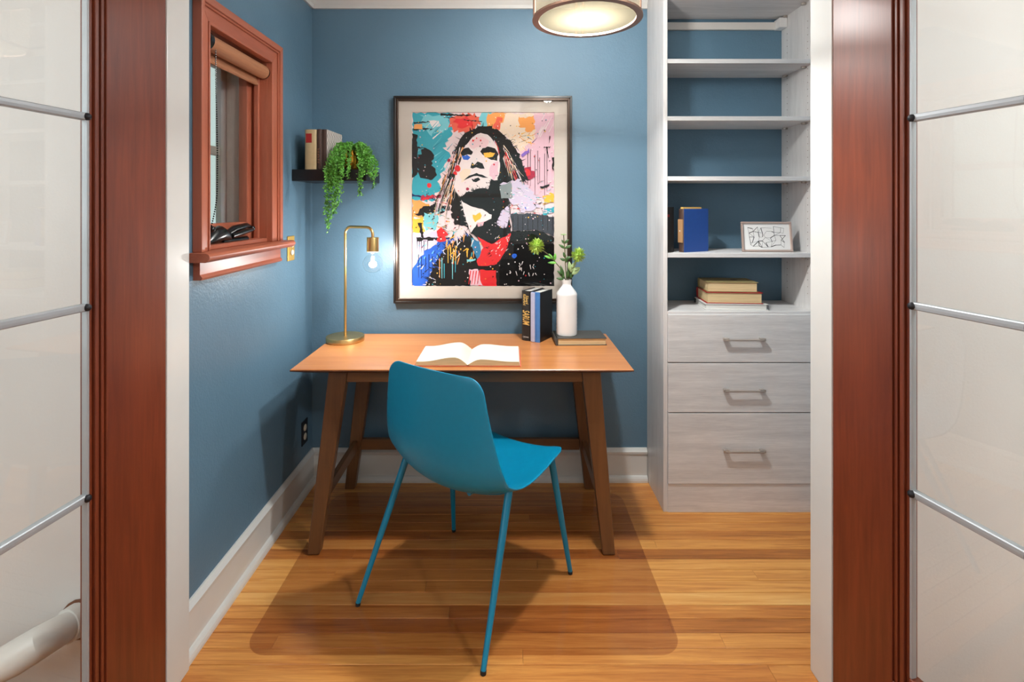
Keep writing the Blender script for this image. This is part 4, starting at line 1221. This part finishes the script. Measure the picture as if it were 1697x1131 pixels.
# two upright books
rot = R(-31)
bk1 = book('book', 'black hardback with gold spine lettering standing on the desk', (0.071, 2.515, DZ), rot, 0.049, 0.135, 0.240, 'c_black', 'pages_w', 'upright books on the desk')
lettering('SARUM', 0.052, 'c_goldtext', bk1, (0.0245, -0.0022, 0.113), ROT_SPINE, 0.42, 0.2)
lettering('Edward', 0.022, 'c_goldtext', bk1, (0.0305, -0.0016, 0.198), ROT_SPINE, 0.60, 0.1, 'author_lettering')
lettering('Rutherfurd', 0.020, 'c_goldtext', bk1, (0.0165, -0.0018, 0.198), ROT_SPINE, 0.60, 0.1, 'author_lettering')
lettering('CROWN', 0.009, 'c_whitetext', bk1, (0.0245, -0.0022, 0.018), cols((1, 0, 0), (0, 0, 1), (0, -1, 0)), 0.9, 0, 'imprint_lettering')
ca, sa = math.cos(rot), math.sin(rot)
ofs = 0.0515
bk2 = book('book', 'thin hardback with blue and lavender spine leaning on black hardback', (0.071+ca*ofs+0.002, 2.515+sa*ofs-0.002, DZ), rot, 0.046, 0.135, 0.238, 'c_black', 'pages_w', 'upright books on the desk', 'c_sky')
B(-0.0005, 0.021, -0.0078, 0.004, 0.0005, 0.2375).build('spine_band', 'c_lav', bk2, True, bevel=0.003)

# flat grey book under the vase
fb = thing('book', 'grey cloth book lying flat under the white vase', 'book', (0.347, 2.492, DZ), R(1.5))
B(-0.118, 0.117, -0.076, 0.076, 0.0, 0.003).build('cover_board', 'c_grey', fb, True, bevel=0.0008)
B(-0.118, 0.117, -0.076, 0.076, 0.031, 0.034).build('cover_board', 'c_grey', fb, True, bevel=0.0008)
B(-0.110, 0.113, -0.071, 0.074, 0.003, 0.031).build('pages', 'pages', fb, True)
M().prism([(-0.116, 0.0), (-0.122, 0.006), (-0.124, 0.017), (-0.122, 0.028), (-0.116, 0.034), (-0.112, 0.034), (-0.112, 0.0)], 'Y', -0.076, 0.076, True).build('spine', 'c_grey', fb, True)

# vase and flowers
VX, VY, VZ = 0.287, 2.490, DZ+0.034
vprof = [(0.045, 0.0), (0.0485, 0.003), (0.0490, 0.010)]
for k in range(1, 20): vprof.append((0.0490 + (0.0004 if k % 2 else -0.0002), 0.010+0.0095*k))
vprof += [(0.0490, 0.196), (0.046, 0.203), (0.030, 0.224), (0.022, 0.235), (0.0200, 0.242), (0.0225, 0.256), (0.0238, 0.263), (0.0205, 0.263), (0.017, 0.245), (0.017, 0.20), (0.001, 0.19)]
vs_ = tag(M().lathe(vprof, (VX, VY, VZ), 40, True, False).build('vase', 'ceramic', sharp=25), 'white ceramic bottle vase standing on the grey book', 'vase')
fl_ = thing('flower_bunch', 'green pompom flowers and leafy sprigs in the white vase', 'flowers', (VX, VY, VZ+0.19))
def flower_head(c, r, seed):
    g = random.Random(seed); m = M()
    m.ball(c, r*0.45, 10)
    for i in range(150):
        zf = 1-2*(i+.5)/150; a = i*2.39996
        rr = math.sqrt(1-zf*zf); d = Vector((rr*math.cos(a), rr*math.sin(a), zf))
        d = (d + Vector((g.uniform(-.15, .15), g.uniform(-.15, .15), g.uniform(-.15, .15)))).normalized()
        s_ = d.cross(Vector((0.3, 0.5, 0.8))).normalized(); L_ = r*g.uniform(.82, 1.08); w = r*0.075
        c0 = Vector(c)
        m.add([c0+d*r*.3-s_*w*.6, c0+d*r*.3+s_*w*.6, c0+d*L_*.85+s_*w, c0+d*L_, c0+d*L_*.85-s_*w], [(0, 1, 2, 3, 4)])
    m.build('pompom_bloom', 'petal', fl_)
def vpt(px, py, d): return Vector(((px-840)*d/F_PX, d, H_CAM-(py-342)*d/F_PX))
mouth = Vector((VX, VY, VZ+0.255))
def leaf_blade(base, d, L_, w, mat):
    d = Vector(d).normalized(); s_ = d.cross(Vector((0, -1, .3))).normalized(); u = s_.cross(d)
    m = M(); vs2 = []
    for k in range(6):
        t = k/5; ww = w*math.sin(math.pi*(0.06+0.9*t))**0.9*(1-0.2*t)
        c0 = Vector(base)+d*L_*t + u*(-L_*0.25*t*t)
        vs2 += [c0-s_*ww+u*0.15*ww, c0-u*0.1*ww, c0+s_*ww+u*0.15*ww]
    fs2 = []
    for k in range(5):
        a = k*3; fs2 += [(a, a+1, a+4, a+3), (a+1, a+2, a+5, a+4)]
    m.add(vs2, fs2, True)
    o = m.build('leaf', mat, fl_); so = o.modifiers.new('thickness', 'SOLIDIFY'); so.thickness = 0.0006
stems = [([mouth-Vector((0, 0, .15)), mouth+Vector((-.004, 0, .0)), vpt(930, 446, 2.48), vpt(912, 425, 2.465), vpt(897, 413, 2.455)], 'stem'),
         ([mouth-Vector((0, 0, .15)), mouth, vpt(937, 440, 2.49), vpt(936, 415, 2.49), vpt(934, 390, 2.49)], 'stem'),
         ([mouth-Vector((0, 0, .15)), mouth+Vector((.005, 0, 0)), vpt(945, 448, 2.48), vpt(952, 435, 2.47), vpt(956, 428, 2.47)], 'stem')]
for pts, mt_ in stems: M().tube(pts, 0.0022, 8).build('stalk', mt_, fl_)
flower_head(vpt(889, 408, 2.45), 0.0415, 1); flower_head(vpt(958, 423, 2.46), 0.0385, 2)
for k in range(9):
    a = R(40*k); leaf_blade(vpt(934, 389, 2.49), (math.cos(a), math.sin(a), .1), 0.015, 0.004, 'leafpale')
def lf(px, py, d, dx, dz, L_, w, mat, dy=-0.25): leaf_blade(vpt(px, py, d), (dx, dy, dz), L_, w, mat)
for a in ((936, 412, 2.49, -.8, .6, .034, .0075), (936, 412, 2.49, .9, .5, .036, .0075), (935, 404, 2.49, .7, .7, .030, .007), (935, 404, 2.49, -.5, .8, .022, .006),
          (937, 432, 2.49, -.8, .35, .028, .008), (937, 430, 2.49, .8, .4, .032, .008), (937, 428, 2.49, -.3, .9, .030, .008), (937, 436, 2.49, .3, .9, .034, .008)):
    lf(*a, 'leafdark')
for a in ((915, 428, 2.467, -1, .35, .038, .008), (916, 430, 2.467, -.5, .8, .032, .007), (919, 432, 2.467, .1, 1, .034, .008), (922, 436, 2.47, -.95, .1, .04, .007)):
    lf(*a, 'leaf')
for a in ((936, 462, 2.48, -.6, .75, .046, .009), (934, 463, 2.475, -.95, .2, .034, .008), (934, 460, 2.48, -.25, 1, .058, .009), (940, 462, 2.475, .1, 1, .044, .010), (945, 462, 2.475, .35, .9, .040, .010), (932, 455, 2.475, -.8, .6, .03, .007)):
    lf(*a, 'leafdark')
for a in ((946, 452, 2.47, .3, .95, .048, .012), (948, 455, 2.465, .75, .6, .044, .012), (945, 450, 2.47, -.1, 1, .046, .011), (950, 448, 2.465, .9, .4, .034, .009), (947, 445, 2.468, .5, .8, .04, .010)):
    lf(*a, 'leafpale')

# ------------------------------------------------------------------ books and frame on the shelving
ZD = 1.193
tallb = book('book', 'black hardback standing against the shelving side panel', (ix0+0.003, 2.455, ZD), 0.0, 0.048, 0.15, 0.213, 'c_black', 'pages_x', 'books on the shelving')
B(0.008, 0.024, -0.0062, 0.004, 0.166, 0.178).build('spine_label', 'c_redlabel', tallb, True)
bb = book('book', 'royal blue hardback with worn brown spine on the shelving', (ix0+0.072, 2.462, ZD), R(-64), 0.034, 0.160, 0.205, 'c_blue', 'pages_x', 'books on the shelving', 'c_brown')
B(0.003, 0.031, -0.0056, 0.004, 0.045, 0.155).build('spine_label', 'c_tan', bb, True, bevel=0.002)
B(0.006, 0.024, 0.010, 0.125, 0.199, 0.2125).build('page_top', 'c_goldtext', bb, True)
M().ball((0.017, -0.006, 0.100), 0.0035, 8).build('spine_stud', 'c_white', bb, True)

# small framed line drawing, leaning back on its strut
pf_ = thing('photo_frame', 'small silver frame with black abstract line drawing on the shelving', 'picture frame', (1.237, 2.462, ZD), R(-4))
fwid, fhei, til = 0.234, 0.143, R(8)
pf_.rotation_euler = (0, 0, R(-3))
holder = []
def fp(x, z, y=0.0):   # leaning plane
    return (x, z*math.sin(til)+y*math.cos(til), z*math.cos(til)-y*math.sin(til)+0.001)
def slab(m, x0, x1, z0, z1, ya, yb_):
    P = [fp(x0, z0, ya), fp(x1, z0, ya), fp(x1, z0, yb_), fp(x0, z0, yb_), fp(x0, z1, ya), fp(x1, z1, ya), fp(x1, z1, yb_), fp(x0, z1, yb_)]
    return m.hexa(P)
hwid = fwid/2
for (a, b_, c_, d_) in ((-hwid, hwid, 0, .009), (-hwid, hwid, fhei-.009, fhei), (-hwid, -hwid+.009, .009, fhei-.009), (hwid-.009, hwid, .009, fhei-.009)):
    slab(M(), a, b_, c_, d_, -0.006, 0.008).build('frame_side', 'silverrose', pf_, True, bevel=0.002)
slab(M(), -hwid+.009, hwid-.009, .009, fhei-.009, 0.001, 0.006).build('drawing_sheet', 'ceramic', pf_, True)
dr = M(); gr = random.Random(23); lay = 0
def ink(x0, z0, x1, z1, w):
    d = math.hypot(x1-x0, z1-z0) or 1e-4; nx, nz = -(z1-z0)/d*w/2, (x1-x0)/d*w/2
    dr.add([fp(x0+nx, z0+nz, 0.0004), fp(x1+nx, z1+nz, 0.0004), fp(x1-nx, z1-nz, 0.0004), fp(x0-nx, z0-nz, 0.0004)], [(3, 2, 1, 0)])
gx, gz = [-.082+.0205*i for i in range(9)], [.026+.0225*i for i in range(5)]
nod = {(i, j): (gx[i]+gr.uniform(-.007, .007), gz[j]+gr.uniform(-.007, .007)) for i in range(9) for j in range(5)}
for i in range(9):
    for j in range(5):
        for (di, dj) in ((1, 0), (0, 1), (1, 1), (1, -1)):
            if (i+di, j+dj) in nod and gr.random() < (.75 if di*dj == 0 else .22):
                a, b_ = nod[(i, j)], nod[(i+di, j+dj)]; ink(*a, *b_, gr.choice([.0008, .0012, .0012, .002, .003]))
dr.build('line_drawing', 'rubber', pf_, True)
strut = M(); strut.hexa([(-0.02, 0.075, 0.0005), (0.02, 0.075, 0.0005), (0.02, 0.079, 0.0005), (-0.02, 0.079, 0.0005), (-0.02, 0.026, 0.10), (0.02, 0.026, 0.10), (0.02, 0.030, 0.10), (-0.02, 0.030, 0.10)])
strut.build('easel_back', 'rubber', pf_, True)

# stack of three books on the counter shelf
ZE = 0.926
def flat_book(label, loc, rotz, w, d, h, cov, pag, spinecov=None):
    b = thing('book', label, 'book', loc, rotz, 'stacked books on the shelving counter')
    c = 0.003
    B(-w/2, w/2, -d/2, d/2, 0, c).build('cover_board', cov, b, True, bevel=0.0008)
    B(-w/2, w/2, -d/2, d/2, h-c, h).build('cover_board', cov, b, True, bevel=0.0008)
    B(-w/2+0.006, w/2-0.006, -d/2+0.004, d/2-0.002, c, h-c).build('pages', pag, b, True)
    M().prism([(d/2-0.004, 0), (d/2+0.004, h*.15), (d/2+0.006, h*.5), (d/2+0.004, h*.85), (d/2-0.004, h), (d/2-0.008, h), (d/2-0.008, 0)], 'X', -w/2, w/2, True).build('spine', spinecov or cov, b, True)
    return b
flat_book('white slim hardback lying at the bottom of the book stack', (1.074, 2.500, ZE+0.0005), R(-4), 0.285, 0.175, 0.029, 'c_white', 'pages_w', 'c_black')
flat_book('thick book with dark red covers in the middle of the stack', (1.068, 2.500, ZE+0.030), R(-5), 0.255, 0.170, 0.052, 'c_red', 'pages')
kb = flat_book('olive tan hardback lying on top of the book stack', (1.062, 2.502, ZE+0.0825), R(-5), 0.232, 0.155, 0.046, 'c_khaki', 'pages')
M().lathe([(0.016, 0), (0.016, 0.0004)], (0.03, 0.0, 0.046), 20).build('cover_emblem', 'c_brown', kb, True)

# ------------------------------------------------------------------ wall plates
sp = thing('light_switch', 'brass push-button light switch plate beside the window', 'light switch', (XL, 2.402, 1.158))
B(XL+0.0005, XL+0.005, 2.366, 2.440, 1.158, 1.272).build('cover_plate', 'brassplate', sp, bevel=0.002)
for z in (1.232, 1.196):
    M().lathe([(0.013, 0.0), (0.013, 0.007), (0.009, 0.010)], (XL+0.004, 2.403, z), 20, axis='X').build('push_button', 'bead', sp)
op = thing('wall_outlet', 'dark metal outlet plate with two cream sockets under the desk', 'outlet', (XL, 2.566, 0.215))
B(XL+0.0005, XL+0.005, 2.530, 2.602, 0.235, 0.352).build('cover_plate', 'leaddark', op, bevel=0.002)
for z in (0.315, 0.272):
    M().lathe([(0.0165, 0.0), (0.0165, 0.003), (0.015, 0.004)], (XL+0.004, 2.566, z), 20, axis='X').build('socket', 'bead', op)
